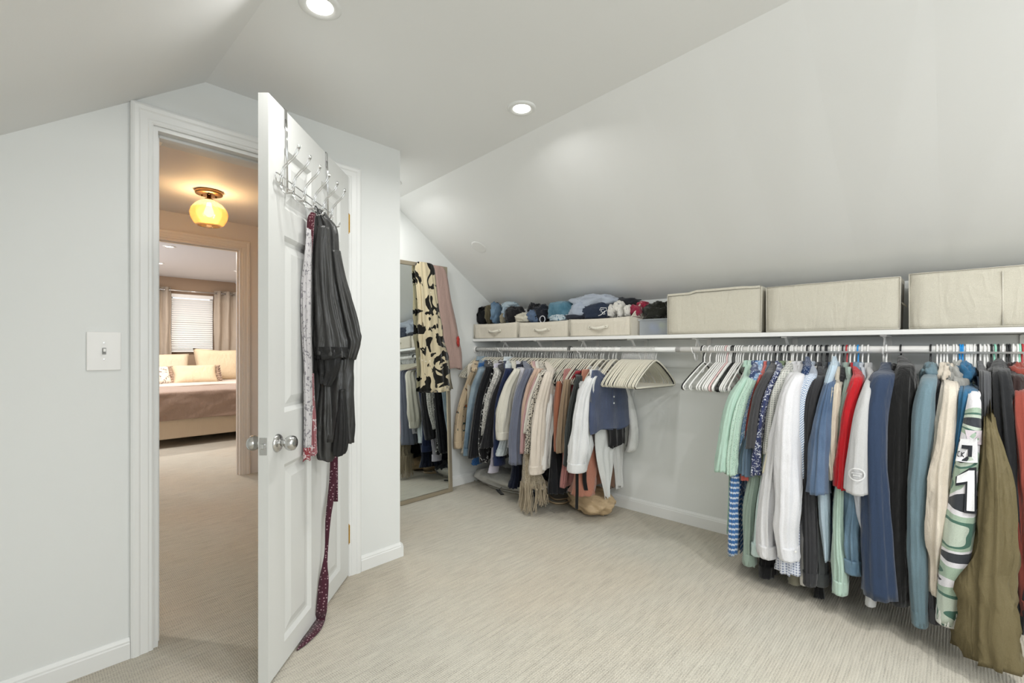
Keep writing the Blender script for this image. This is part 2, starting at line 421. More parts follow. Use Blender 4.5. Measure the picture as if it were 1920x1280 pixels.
# door casings: stepped profile mitred round the opening
def casing(name, x0, x1, zt, y, s, w=.07, m=None, hinge=False):
    prof = [(0, 0), (0, .010), (.006, .013), (.014, .012), (.018, .015), (.040, .015), (.046, .019), (w-.012, .020), (w-.006, .018), (w, .014), (w, 0)]
    bm = bmesh.new(); loops = []
    path = [((x0, 0), (-1, 0)), ((x0, zt), (-1, 1)), ((x1, zt), (1, 1)), ((x1, 0), (1, 0))]
    for (px, pz), (dx, dz) in path:
        loops.append([bm.verts.new((px+dx*a, y-s*b, pz+dz*a)) for a, b in prof])
    n = len(prof)
    for A, B in zip(loops, loops[1:]):
        for i in range(n): bm.faces.new((A[i], A[(i+1) % n], B[(i+1) % n], B[i]))
    bm.faces.new(loops[0]); bm.faces.new(loops[-1][::-1])
    return bm
def doorframe(name, x0, x1, zt, y0, y1, m):
    e = empty(name, ((x0+x1)/2, (y0+y1)/2, 0), kind='structure')
    obj('casing', casing('c', x0, x1, zt, y0, 1), m, e); obj('casing', casing('c', x0, x1, zt, y1, -1), m, e)
    bm = bmesh.new(); t = .016
    box(bm, x0, x0+t, y0, y1, 0, zt); box(bm, x1-t, x1, y0, y1, 0, zt); box(bm, x0+t, x1-t, y0, y1, zt-t, zt)
    obj('jamb', bm, m, e)
    bm = bmesh.new(); ys = y0+.040
    box(bm, x0+t, x0+t+.011, ys, ys+.03, 0, zt-t, bev=.002); box(bm, x1-t-.011, x1-t, ys, ys+.03, 0, zt-t, bev=.002); box(bm, x0+t+.011, x1-t-.011, ys, ys+.03, zt-t-.011, zt-t, bev=.002)
    obj('door_stop', bm, m, e)
    return e
fr = doorframe('trim_2', .365, 1.165, 2.027, YW, YW+.115, M_trim)
obj('strike_plate', nbox(.381, .3825, YW+.008, YW+.036, .80, .86, bev=.0004), M_chrome, fr)
doorframe('trim_3', .62, 1.43, 2.085, 4.78, 4.88, mat('hall trim', 'e6dfd8', .4))

# ---------------------------------------------------------------- the open six-panel door
DL = .785
O0 = Vector((.592, 1.704, 0)); DS = Vector((.727, .687, 0)); DN = Vector((.687, -.727, 0))
def D(s, n, z): return O0+DS*s+DN*n+Vector((0, 0, z))
def dbox(bm, s0, s1, n0, n1, z0, z1, bev=0):
    b2 = bmesh.new(); box(b2, s0, s1, n0, n1, z0, z1, bev=bev)
    mp = {}
    for v in b2.verts: mp[v] = bm.verts.new(D(v.co.x, v.co.y, v.co.z))
    for f in b2.faces: bm.faces.new([mp[v] for v in f.verts])
    b2.free()
TH = .035
dr = empty('door_1', D(DL, -TH/2, 0), kind='structure')
bm = bmesh.new()
cols = [(.112, .343), (.443, .673)]
rowsz = [(.09, .739), (.928, 1.575), (1.674, 1.894)]
for a, b in ((0, .112), (.343, .443), (.673, DL)): dbox(bm, a, b, -TH, 0, .012, 2.035)
for a, b in cols:
    for z0, z1 in ((.012, .09), (.739, .928), (1.575, 1.674), (1.894, 2.035)): dbox(bm, a, b, -TH, 0, z0, z1)
obj('stiles_and_rails', bm, M_door, dr)
for a, b in cols:
    for z0, z1 in rowsz:
        bm = bmesh.new()
        for sgn in (0, 1):
            f = (lambda n: -n) if sgn == 0 else (lambda n: -TH+n)
            loops = []
            for ins, dep in ((0, .0), (.006, .0035), (.016, .011), (.028, .011), (.058, .003), (.066, .003)):
                loops.append([bm.verts.new(D(s, f(dep), z)) for s, z in ((a+ins, z0+ins), (b-ins, z0+ins), (b-ins, z1-ins), (a+ins, z1-ins))])
            for A, B in zip(loops, loops[1:]):
                for i in range(4): bm.faces.new((A[i], A[(i+1) % 4], B[(i+1) % 4], B[i]))
            bm.faces.new(loops[-1])
        obj('panel', bm, M_door, dr)
for sg in (1, -1):
    n0 = 0 if sg == 1 else -TH
    k = empty('door_knob', D(.06, n0, .827)); k.parent = dr; k.location = D(.06, n0, .827)-dr.location
    bm = bmesh.new(); lathe(bm, [(.0325, 0), (.0325, .003), (.029, .008), (.020, .010), (.0135, .012), (.0125, .016)], (0, 0, 0), DN*sg, 32)
    obj('rosette', bm, M_chrome, k, True, True)
    bm = bmesh.new(); lathe(bm, [(.0125, .014), (.0115, .024), (.013, .029), (.022, .035), (.0265, .044), (.0272, .052), (.0245, .061), (.017, .0665), (.005, .068)], (0, 0, 0), DN*sg, 32)
    obj('knob', bm, M_chrome, k, True, True)
bm = bmesh.new(); dbox(bm, -.0012, .001, -.0305, -.0045, .797, .857, bev=.001); obj('latch_plate', bm, M_chrome, dr)
bm = bmesh.new(); dbox(bm, -.010, 0, -.024, -.011, .818, .836, bev=.003); obj('latch_bolt', bm, M_chrome2, dr)
for z in (1.80, 1.02, .215):
    bm = bmesh.new(); c = Vector((1.168, YW-.008, z))
    for i in range(5): lathe(bm, [(.0065, -.046+i*.0186), (.0068, -.045+i*.0186), (.0068, -.0285+i*.0186), (.0065, -.0278+i*.0186)], c, seg=16)
    lathe(bm, [(.003, .046), (.0045, .048), (.0035, .053), (.001, .054)], c, seg=12); lathe(bm, [(.001, -.054), (.0035, -.053), (.0045, -.048), (.003, -.046)], c, seg=12)
    box(bm, 1.149, 1.151, YW+.0, YW+.034, z-.045, z+.045)
    obj('hinge', bm, M_brass, dr)
# bedroom door edge hinge plate seen on the far jamb is part of its frame

# ---------------------------------------------------------------- light switch
sw = empty('light_switch', (.221, YW, 1.152), 'white single toggle light switch plate on the wall left of the door', 'light switch')
bm = bmesh.new(); box(bm, .173, .269, YW-.006, YW, 1.082, 1.222, bev=.0025); obj('cover_plate', bm, M_plastic, sw)
bm = bmesh.new(); box(bm, .2155, .2265, YW-.0075, YW-.006, 1.140, 1.164); obj('toggle_slot', bm, mat('slot grey', '9a9a98', .6), sw)
bm = bmesh.new(); box(bm, .2175, .2245, YW-.019, YW-.007, 1.150, 1.161, bev=.001); obj('toggle', bm, M_plastic, sw)
for z in (1.182, 1.122):
    bm = bmesh.new(); lathe(bm, [(.003, 0), (.0028, .0012), (.001, .0014)], (.221, YW-.006, z), (0, -1, 0), 12); obj('screw', bm, M_chrome, sw)

# ---------------------------------------------------------------- recessed lights
def emis(name, col, st):
    if name in MC: return MC[name]
    m = bpy.data.materials.new(name); m.use_nodes = True; nt = m.node_tree; nt.nodes.clear()
    e = N(nt, 'ShaderNodeEmission'); e.inputs[0].default_value = lin(col); e.inputs[1].default_value = st
    o = N(nt, 'ShaderNodeOutputMaterial'); nt.links.new(e.outputs[0], o.inputs[0]); MC[name] = m; return m
def downlight(x, y, z, label, r=.066, grp='recessed ceiling lights', st=6, down=.003):
    e = empty('recessed_light', (x, y, z), label, 'ceiling light', grp)
    bm = bmesh.new(); lathe(bm, [(r*.60, -.004), (r*.72, -.009), (r*.92, -.008), (r, -.004), (r, -.0005)], (0, 0, 0), seg=36, caps=False)
    obj('trim_ring', bm, M_trim, e, True, True)
    bm = bmesh.new(); lathe(bm, [(r*.62, -.0045), (r*.60, -.0015)], (0, 0, 0), seg=36); obj('lens', bm, emis('lamp lens', 'fffaf2', st), e, False, True)
for (x, y, _), lb in zip(DOWN, ('large round recessed light in the flat ceiling above the open door', 'round recessed light in the flat ceiling beside the right slope crease',
                       'recessed light in the alcove ceiling, mostly hidden behind the wall corner', 'recessed light behind the camera on the left', 'recessed light behind the camera on the right')):
    downlight(x, y, ZC, lb)
for (x, y), lb in zip([(1.18, 6.4), (1.32, 7.75), (2.26, 7.7)], ('nearest recessed light in the bedroom ceiling beyond both doorways', 'recessed bedroom ceiling light at the left door jamb, above the curtains', 'recessed bedroom ceiling light on the right, above the right curtain')):
    downlight(x, y, 2.31, lb, .06, 'recessed bedroom lights', 5)
downlight(-.35, 3.5, 2.31, 'added recessed light in the hall ceiling, unseen left of the doorway view', .06, 'added hall light')  # unseen fixture added to go with the hall fill lamp
# round blank plate on the right slope
sl = lambda y: (ZC-1.5)/(3.06-cx(y))
pl = PT(898, 463, 3.557); th = math.atan((ZC-1.445)/(3.16-cx(pl.y)))
zz = ZC-(pl.x-cx(pl.y))*math.tan(th)
bm = bmesh.new(); lathe(bm, [(.062, 0), (.062, .003), (.055, .006), (.01, .0065)], (0, 0, 0), Vector((-math.sin(th), 0, -math.cos(th))), 36)
o = obj('cover_plate', bm, M_trim, None, False); o.location = (pl.x, pl.y, zz); tag(o, 'round white blank cover plate on the sloped ceiling above the left bins', 'cover plate')

# ---------------------------------------------------------------- hall lamp
hp = PT(392, 357, 3.42); hp.z = 2.31
L = empty('ceiling_lamp', hp, 'amber glass globe ceiling lamp on a brass canopy in the hall', 'ceiling light')
bm = bmesh.new(); lathe(bm, [(.085, 0), (.087, -.004), (.087, -.022), (.083, -.026), (.02, -.027)], (0, 0, 0), seg=40); obj('canopy', bm, mat('satin brass', 'b08a5e', .35, 1), L, True, True)
bm = bmesh.new(); lathe(bm, [(.014, -.026), (.014, -.05), (.028, -.056), (.034, -.075), (.036, -.085)], (0, 0, 0), seg=24); obj('socket', bm, mat('bronze', '5c4630', .4, 1), L, True, True)
for a in range(3):
    bm = bmesh.new(); t = a*2.09+.3; lathe(bm, [(.006, -.026), (.006, -.036), (.003, -.038)], (.05*math.cos(t), .05*math.sin(t), 0), seg=12); obj('canopy_screw', bm, mat('bronze', '5c4630', .4, 1), L, True, True)
def amber():
    m = bpy.data.materials.new('amber glass'); m.use_nodes = True; nt = m.node_tree; nt.nodes.clear()
    t = N(nt, 'ShaderNodeBsdfTransparent'); t.inputs[0].default_value = (1, .77, .43, 1)
    tl = N(nt, 'ShaderNodeBsdfTranslucent'); tl.inputs[0].default_value = (.92, .55, .22, 1)
    g = N(nt, 'ShaderNodeBsdfGlossy'); g.inputs[1].default_value = .1
    m1 = N(nt, 'ShaderNodeMixShader'); m1.inputs[0].default_value = .30; nt.links.new(t.outputs[0], m1.inputs[1]); nt.links.new(tl.outputs[0], m1.inputs[2])
    f = N(nt, 'ShaderNodeFresnel'); m2 = N(nt, 'ShaderNodeMixShader'); nt.links.new(f.outputs[0], m2.inputs[0]); nt.links.new(m1.outputs[0], m2.inputs[1]); nt.links.new(g.outputs[0], m2.inputs[2])
    o = N(nt, 'ShaderNodeOutputMaterial'); nt.links.new(m2.outputs[0], o.inputs[0]); return m
bm = bmesh.new(); lathe(bm, [(.034, -.062), (.05, -.072), (.088, -.098), (.113, -.133), (.122, -.166), (.112, -.205), (.092, -.24), (.075, -.252), (.07, -.252), (.086, -.238), (.106, -.203), (.117, -.166), (.108, -.134)], (0, 0, 0), seg=48, caps=False)
obj('glass_shade', bm, amber(), L, True, True)
bm = bmesh.new(); lathe(bm, [(.012, -.085), (.014, -.10), (.026, -.135), (.030, -.155), (.026, -.172), (.012, -.186), (.002, -.188)], (0, 0, 0), seg=24); obj('bulb', bm, emis('warm bulb', 'ffd9a0', 14), L, True, True)
pl_ = bpy.data.lights.new('hall_bulb', 'POINT'); pl_.energy = 27; pl_.color = (1, .95, .90); pl_.shadow_soft_size = .035
o = bpy.data.objects.new('hall_bulb', pl_); C.objects.link(o); o.location = (hp.x, hp.y, 2.31-.155)

# ---------------------------------------------------------------- bedroom things
wn = empty('window_2', (1.99, 9.15, 1.14), kind='structure')
bm = bmesh.new()
for a in ((1.69, 1.73, 1.14, 2.05), (2.25, 2.29, 1.14, 2.05), (1.73, 2.25, 1.14, 1.18), (1.73, 2.25, 2.01, 2.05), (1.73, 2.25, 1.58, 1.61)): box(bm, a[0], a[1], 9.13, 9.17, a[2], a[3])
obj('window_frame', bm, M_trim, wn); obj('pane', nbox(1.73, 2.25, 9.150, 9.154, 1.18, 2.01), M_glass, wn)
obj('window_sill', nbox(1.65, 2.33, 9.05, 9.14, 1.11, 1.14, bev=.004), M_trim, wn)
bl = empty('window_blind', (1.99, 9.09, 1.16), 'white horizontal slat blind over the bedroom window', 'blind')
obj('headrail', nbox(1.70, 2.28, 9.068, 9.099, 1.99, 2.045, bev=.004), M_plastic, bl)
sm = bmesh.new(); box(sm, -.285, .285, -.020, .020, -.0012, .0012)
me = bpy.data.meshes.new('slat'); sm.to_mesh(me); sm.free(); me.materials.append(M_plastic)
for i in range(23):
    s_ = bpy.data.objects.new('slat', me); C.objects.link(s_); s_.parent = bl; s_.location = (0, 0, .035+i*.0345); s_.rotation_euler = (.98, 0, 0)
obj('bottom_rail', nbox(1.705, 2.275, 9.075, 9.099, 1.15, 1.17, bev=.003), M_plastic, bl)
rd = empty('curtain_rod', (1.99, 9.0, 2.09), 'thin metal curtain rod above the bedroom window', 'curtain rod')
bm = bmesh.new(); wire(bm, [(1.1, 9.0, 2.09), (2.85, 9.0, 2.09)], .011, 12); obj('rod', bm, M_chrome, rd, True)
for x in (1.15, 2.8):
    bm = bmesh.new(); wire(bm, [(x, 9.0, 2.075), (x, 9.06, 2.06), (x, 9.098, 2.05)], .007, 8); obj('bracket', bm, M_chrome, rd, True)
M_curt = cloth('b3a391', rough=.55)
for x0, x1, lb in ((1.2, 1.69, 'taupe grommet curtain left of the bedroom window'), (2.28, 2.82, 'taupe grommet curtain right of the bedroom window')):
    e = empty('curtain', ((x0+x1)/2, 9.0, .25), lb, 'curtain', 'taupe bedroom curtains')
    bm = bmesh.new(); n = 60; V = []
    for i in range(n+1):
        x = x0+(x1-x0)*i/n; ph = i/n*4*2*PI
        col = []
        for k in range(9):
            z = 2.135-k*(2.135-.25)/8; a = .032+.008*math.sin(k)
            col.append(bm.verts.new((x+.006*math.sin(k*2+i*.3), 9.0+a*math.cos(ph+.15*k), z)))
        V.append(col)
    for A, B in zip(V, V[1:]):
        for k in range(8): bm.faces.new((A[k], A[k+1], B[k+1], B[k]))
    o = obj('curtain_panel', bm, M_curt, e, True); md = o.modifiers.new('t', 'SOLIDIFY'); md.thickness = .003
    for q in range(8):
        u = (q+.5)/8; x = x0+(x1-x0)*u
        bm = bmesh.new(); wire(bm, [(x+.004*0, 9.0+.021*math.cos(t), 2.09+.021*math.sin(t)) for t in [2*PI*k/14 for k in range(14)]], .0035, 6, closed=True); obj('grommet', bm, M_chrome, e, True)
bed = empty('bed', (1.95, 7.75, 0), 'bed with tan upholstered base and brown wrinkled blanket beyond the second doorway', 'bed')
obj('bed_base', nbox(.95, 2.98, 6.70, 8.85, .10, .34, bev=.02), cloth('d3bfa4', weave=.1), bed)
obj('mattress', nbox(.97, 2.96, 6.72, 8.86, .345, .60, bev=.05), cloth('e2dcd4', weave=.1), bed)
for x, y in ((1.05, 6.8), (2.88, 6.8), (1.05, 8.7), (2.88, 8.7)):
    bm = bmesh.new(); lathe(bm, [(.022, 0), (.028, .10)], (x, y, 0), seg=14); obj('leg', bm, M_dark, bed)
bm = bmesh.new(); nx, ny = 70, 60; G = []
prof = []
for j in range(ny+1):
    u = j/ny
    if u < .38: prof.append((6.665, .325+.30*(u/.38)))
    elif u < .46:
        a = (u-.38)/.08*PI/2; prof.append((6.665+.035*(1-math.cos(a)), .625+.02*math.sin(a)))
    else: prof.append((6.70+(u-.46)/.54*.95, .645))
for i in range(nx+1):
    x = .955+2.02*i/nx; row = []
    for j, (y, z) in enumerate(prof):
        f = 1.0 if j < ny*.4 else .45
        w1 = noise.noise(Vector((x*2.2+z*4, y*1.5+z*2, 1.3)))+.7*noise.noise(Vector((x*4.5-z*6, z*9, y*3)))
        row.append(bm.verts.new((x, y-(.035*w1+.012)*(1 if j < ny*.42 else 0), z+(.012*w1 if j >= ny*.4 else (.012*noise.noise(Vector((x*3, 0, 5))) if j == 0 else 0)))))
    G.append(row)
for A, B in zip(G, G[1:]):
    for j in range(ny): bm.faces.new((A[j], A[j+1], B[j+1], B[j]))
o = obj('blanket', bm, cloth('a58b7a', rough=.7, weave=.5), bed, True); md = o.modifiers.new('t', 'SOLIDIFY'); md.thickness = .012; md.offset = 1
bm = bmesh.new(); G = []
for i in range(41):
    x = .965+2.0*i/40; G.append([bm.verts.new((x, 7.62+1.0*j/14, .657+.012*noise.noise(Vector((x*3, j*.5, 2))))) for j in range(15)])
for A, B in zip(G, G[1:]):
    for j in range(14): bm.faces.new((A[j], A[j+1], B[j+1], B[j]))
o = obj('folded_sheet', bm, cloth('d9cabd', rough=.7), bed, True); md = o.modifiers.new('t', 'SOLIDIFY'); md.thickness = .02; md.offset = 0
def pillow(c, w, h, t, m, lb, rz=0, lean=.35, roll=0, frill=None):
    e = empty('pillow', c, lb, 'pillow'); n = 18
    bm = bmesh.new(); sides = []
    for sg in (1, -1):
        G = []
        for i in range(n+1):
            row = []
            for j in range(n+1):
                u, v = i/n*2-1, j/n*2-1
                k = ((1-u**4)*(1-v**4))**.5
                pin = 1-.10*(abs(u)**3*0+ (1-abs(u*v))*abs(max(abs(u), abs(v)))**4)
                row.append(bm.verts.new((u*w/2*pin, sg*t/2*k*(1+.12*noise.noise(Vector((u*2, v*2, sg+c[0])))), v*h/2*pin)))
            G.append(row)
        for A, B in zip(G, G[1:]):
            for j in range(n): bm.faces.new((A[j], A[j+1], B[j+1], B[j]))
    bmesh.ops.remove_doubles(bm, verts=bm.verts, dist=.0005)
    R = Matrix.Rotation(rz, 3, 'Z') @ Matrix.Rotation(-lean, 3, 'X') @ Matrix.Rotation(roll, 3, 'Y')
    for v in bm.verts: v.co = R @ v.co
    obj('pillow_case', bm, m, e, True, True)
    if frill:
        for sg in (-1, 1):
            bm = bmesh.new(); A0 = B0 = None
            for i in range(31):
                v = i/30*2-1; a = R @ Vector((sg*w/2*.93, 0, v*h/2*.96)); b = R @ Vector((sg*(w/2+.05), .022*math.sin(i*1.7), v*h/2*1.02))
                A1, B1 = bm.verts.new(a), bm.verts.new(b)
                if A0: bm.faces.new((A0, A1, B1, B0))
                A0, B0 = A1, B1
            o = obj('ruffle', bm, frill, e, True, True); md = o.modifiers.new('t', 'SOLIDIFY'); md.thickness = .004
    return e
M_p1 = cloth('dcc4a0', rough=.6); M_p2 = cloth('d9c6a8', rough=.6); M_p3 = cloth('e6dccd', 'floral', '8d7a68', 26., rough=.6)
pillow((2.26, 8.62, .90), .72, .54, .2, M_p1, 'large tan pillow standing against the head of the bed, right', lean=.3, roll=.04)
pillow((1.46, 8.60, .86), .80, .50, .2, M_p2, 'large pale pillow at the head of the bed, left', lean=.45)
pillow((1.84, 8.24, .775), .58, .32, .16, M_p1, 'small tan pillow with ruffled ends lying before the two large ones', lean=.55, frill=cloth('b89a84', 'floral', '6b4f44', 30.))
pillow((1.36, 8.22, .775), .36, .30, .14, M_p3, 'small floral print cushion at the left edge of the bed', rz=.2, lean=.5)
# ================================================================ shelf, rod, brackets
M_shelf = mat('white shelf laminate', 'e9e9e7', .4, 0, .4)
sh = empty('wall_shelf', (2.9, .5, 1.224), 'long white wall shelf running along the right wall under the slope', 'shelf')
obj('shelf_board', nbox(2.755, 3.058, -1.95, 3.078, 1.226, 1.248, bev=.002), M_shelf, sh)
ZR, XR = 1.157, 2.79
rod = empty('closet_rod', (XR, .5, ZR), 'white telescoping closet rod under the shelf carrying all the hangers', 'closet rod')
def yb(px, X=XR): return PX(px, 654, X).y
yj = yb(1268)
bm = bmesh.new(); lathe(bm, [(.0150, 0), (.0150, 3.076-yj+.03)], (XR, yj-.03, ZR), (0, 1, 0), 28); obj('inner_tube', bm, M_plastic, rod, True)
bm = bmesh.new(); lathe(bm, [(.0162, 0), (.0172, .002), (.0172, .03)], (XR, yj, ZR), (0, -1, 0), 28, caps=False); obj('tube_collar', bm, M_plastic, rod, True)
bm = bmesh.new(); lathe(bm, [(.0172, .0), (.0172, yj+1.95)], (XR, yj, ZR), (0, -1, 0), 28); obj('outer_tube', bm, M_plastic, rod, True)
bm = bmesh.new(); lathe(bm, [(.030, 0), (.030, .006), (.021, .008), (.021, .02)], (XR, 3.079, ZR), (0, -1, 0), 24, caps=False); obj('end_socket', bm, M_plastic, rod)
for i, y in enumerate([2.77, 2.40, 1.975, 1.577, 1.140, .66, .245, -.22, -.7]):
    hookb = i in (0, 2, 4, 6, 8)
    e = empty('shelf_bracket', (3.04, y, 1.05), ['white bracket below the shelf nearest the mirror wall', 'second white shelf bracket from the mirror wall', 'white shelf bracket above the middle of the left clothes', 'white shelf bracket above the row of empty velvet hangers', 'white shelf bracket with a rod hook beside the empty plastic hangers',
                 'white shelf bracket above the denim and charcoal shirts', 'white shelf bracket with rod hook between the navy jacket and the black fleece', 'white shelf bracket near the right edge of the frame', 'white shelf bracket beyond the right edge of the frame'][i], 'shelf bracket', 'white shelf brackets')
    bm = bmesh.new(); box(bm, 3.035, 3.043, y-.013, y+.013, .95, 1.224, bev=.001); box(bm, 2.80, 3.043, y-.013, y+.013, 1.219, 1.2255, bev=.001); obj('angle_plate', bm, M_plastic, e)
    bm = bmesh.new(); sweep_profile(bm, [(2.83, 1.219), (2.85, 1.219), (3.036, 1.02), (3.036, .995)], (0, y-.0045, 0), AY, AX, (0, 0, 1), .009); obj('diagonal_brace', bm, M_plastic, e)
    if hookb:
        bm = bmesh.new(); wire(bm, [(2.84, y, 1.215), (2.825, y, 1.18), (2.812, y, 1.145)]+[(XR+.0225*math.cos(t), y, ZR-.001+.0225*math.sin(t)) for t in [-.3-k*.3 for k in range(9)]]+[(2.757, y, 1.17)], .0035, 8); obj('rod_hook', bm, M_plastic, e, True)
        bm = bmesh.new(); wire(bm, [(2.80, y, 1.135), (2.815, y, 1.10), (2.835, y, 1.085), (2.85, y, 1.10), (2.852, y, 1.125)], .004, 8); obj('lower_hook', bm, M_plastic, e, True)

# ================================================================ fabric bins on the shelf
M_bin = cloth('d9d0bf', rough=.8, weave=.2); M_bin2 = cloth('cac5b3', rough=.8, weave=.1)
ZS = 1.2485
def open_bin(y0, y1, h, lb, flap=False):
    e = empty('fabric_bin', (2.9, (y0+y1)/2, ZS), lb, 'storage bin', 'short fabric bins at the far end of the shelf')
    bm = bmesh.new(); x0, x1, t = 2.762, 3.038, .006; z1 = ZS+h; n = 14
    def wall(pa, pb, inn):
        # outer and inner skin with a slightly bowed top edge
        G = []
        for i in range(n+1):
            u = i/n; p = Vector(pa).lerp(Vector(pb), u); bow = math.sin(u*PI)
            col = []
            for k in range(5):
                v = k/4; q = p-Vector(inn)*(.010*bow*v*(1-.3*v)); col.append((q+Vector((0, 0, v*(h-.006*bow)))))
            for k in range(4, -1, -1):
                v = k/4; q = p-Vector(inn)*(.010*bow*v*(1-.3*v))+Vector(inn)*t; col.append((q+Vector((0, 0, v*(h-.006*bow)))))
            G.append([bm.verts.new(c) for c in col])
        for A, B in zip(G, G[1:]):
            for k in range(9): bm.faces.new((A[k], A[k+1], B[k+1], B[k]))
        bm.faces.new(G[0]); bm.faces.new(G[-1][::-1])
    wall((x0, y0, ZS), (x0, y1, ZS), (1, 0, 0)); wall((x1, y0, ZS), (x1, y1, ZS), (-1, 0, 0))
    wall((x0, y0, ZS), (x1, y0, ZS), (0, 1, 0)); wall((x0, y1, ZS), (x1, y1, ZS), (0, -1, 0))
    box(bm, x0, x1, y0, y1, ZS, ZS+.004)
    obj('bin_body', bm, M_bin, e, True)
    bm = bmesh.new()
    wire(bm, [(x0-.004, y0+.004, ZS+.004), (x0-.004, y1-.004, ZS+.004)], .003, 6); wire(bm, [(x0-.002, y0, ZS+.004), (x0-.002, y0, z1)], .003, 6); wire(bm, [(x0-.002, y1, ZS+.004), (x0-.002, y1, z1)], .003, 6)
    obj('piping', bm, M_bin2, e, True)
    ym = (y0+y1)/2; hz = ZS+h*.50
    bm = bmesh.new(); G = []
    for i in range(13):
        u = i/12*2-1; yy = ym+u*.055; xx = x0-.014-.016*(1-u*u); zz = hz-.010*(1-u*u)
        G.append([bm.verts.new((xx, yy, zz-.010)), bm.verts.new((xx-.003, yy, zz+.010))])
    for A, B in zip(G, G[1:]): bm.faces.new((A[0], A[1], B[1], B[0]))
    o = obj('handle', bm, cloth('e6dfcf'), e, True); md = o.modifiers.new('t', 'SOLIDIFY'); md.thickness = .003
    for s in (-1, 1):
        bm = bmesh.new(); box(bm, x0-.0145, x0-.004, ym+s*.066-.012, ym+s*.066+.012, hz-.009, hz+.009, bev=.002); obj('handle_tab', bm, cloth('e6dfcf'), e)
        bm = bmesh.new(); lathe(bm, [(.0030, 0), (.0025, .002)], (x0-.0145, ym+s*.066, hz), (-1, 0, 0), 10); obj('rivet', bm, mat('dark rivet', '6d6152', .4, .6), e)
    if flap:
        bm = bmesh.new(); pts = [(2.772, ZS+h), (2.885, ZS+h+.100), (2.985, ZS+h+.105), (3.01, ZS+h+.04), (3.0, ZS+h)]
        A = [bm.verts.new((x, y0-.002-.03*(z-ZS-h)*10*.3, z)) for x, z in pts]; B = [bm.verts.new(v.co+Vector((0, .006, 0))) for v in A]; k = len(pts)
        for i in range(k): bm.faces.new((A[i], A[(i+1) % k], B[(i+1) % k], B[i]))
        bm.faces.new(A); bm.faces.new(B[::-1]); obj('side_flap', bm, M_bin, e)
        bm = bmesh.new(); wire(bm, [(2.90, y0-.006, ZS+.125), (2.92, y0-.016, ZS+.12), (2.945, y0-.018, ZS+.10), (2.965, y0-.008, ZS+.085)], .005, 8, 1.6); obj('side_handle', bm, cloth('e6dfcf'), e, True)
open_bin(2.548, 3.066, .128, 'short beige fabric bin of rolled dark jeans, nearest the mirror wall')
open_bin(2.044, 2.540, .122, 'short beige fabric bin in the middle of the three, with denim')
open_bin(1.540, 2.034, .126, 'short beige fabric bin with grey hoodie on top and raised side flap', True)
def tall_box(y0, y1, z1, lb, seam=None, lean=.012):
    e = empty('storage_box', (2.9, (y0+y1)/2, ZS), lb, 'storage box', 'tall cream storage boxes on the shelf')
    bm = bmesh.new(); box(bm, 2.765, 2.99, y0, y1, ZS, z1)
    bmesh.ops.subdivide_edges(bm, edges=bm.edges, cuts=9, use_grid_fill=True)
    for v in bm.verts:
        u = (v.co.y-y0)/(y1-y0); w = (v.co.z-ZS)/(z1-ZS)
        if v.co.x < 2.77: v.co.x -= .010*math.sin(u*PI)*math.sin(w*PI)-.004*noise.noise(Vector((v.co.y*7, v.co.z*7, y0)))
        v.co.y += (.5-u)*2*lean*(1-w)*-.0+(lean if u < .01 else 0)*(1-w)*.7
        if w > .99: v.co.z += .004*noise.noise(Vector((v.co.y*6, 0, y0)))
        # the back of the top is pushed down by the sloping ceiling
        lim = 1.638-(v.co.x-2.765)*.56
        v.co.z = min(v.co.z, lim)
    obj('box_body', bm, M_bin2, e, True)
    bm = bmesh.new(); x = 2.762
    wire(bm, [(x, y0+.003, z1-.002), (x, y1-.003, z1-.002)], .0016, 6); wire(bm, [(x, y0+.003, ZS+.006), (x, y0+.002, z1-.004)], .0016, 6); wire(bm, [(x, y1-.002, ZS+.006), (x, y1-.002, z1-.004)], .0016, 6)
    wire(bm, [(x, y0+.003, ZS+.005), (x, y1-.003, ZS+.005)], .0016, 6)
    obj('piping', bm, cloth('d3cebd'), e, True)
    if seam is not None:
        bm = bmesh.new(); wire(bm, [(2.7575, seam, ZS+.008), (2.7565, seam, z1-.02)], .003, 6); obj('fold_seam', bm, cloth('d3cebd'), e, True)
    bm = bmesh.new(); wire(bm, [(2.86, y0+.004, ZS+.13), (2.865, y0-.010, ZS+.115), (2.89, y0-.012, ZS+.112), (2.915, y0-.010, ZS+.115), (2.92, y0+.004, ZS+.13)], .004, 8); obj('side_handle', bm, cloth('e6dfcf'), e, True)
    return e
e = tall_box(.757, 1.292, 1.497, 'tall cream storage box with a loose lid corner, leftmost of the three tall boxes')
bm = bmesh.new(); G = []
for i in range(13):
    y = 1.285-i/12*.52; hgt = 1.497+(.010 if i > 3 else .0)-(.004 if i > 10 else 0)
    G.append([bm.verts.new((2.758, y, hgt-.012)), bm.verts.new((2.758, y, hgt)), bm.verts.new((2.96, y, hgt-.002))])
for A, B in zip(G, G[1:]):
    for k in range(2): bm.faces.new((A[k], A[k+1], B[k+1], B[k]))
o = obj('lid', bm, M_bin2, e); md = o.modifiers.new('t', 'SOLIDIFY'); md.thickness = .003
tall_box(.179, .737, 1.491, 'tall cream storage box in the middle of the three tall boxes')
tall_box(-.42, .152, 1.497, 'tall cream storage box at the right edge of the frame', -.141)

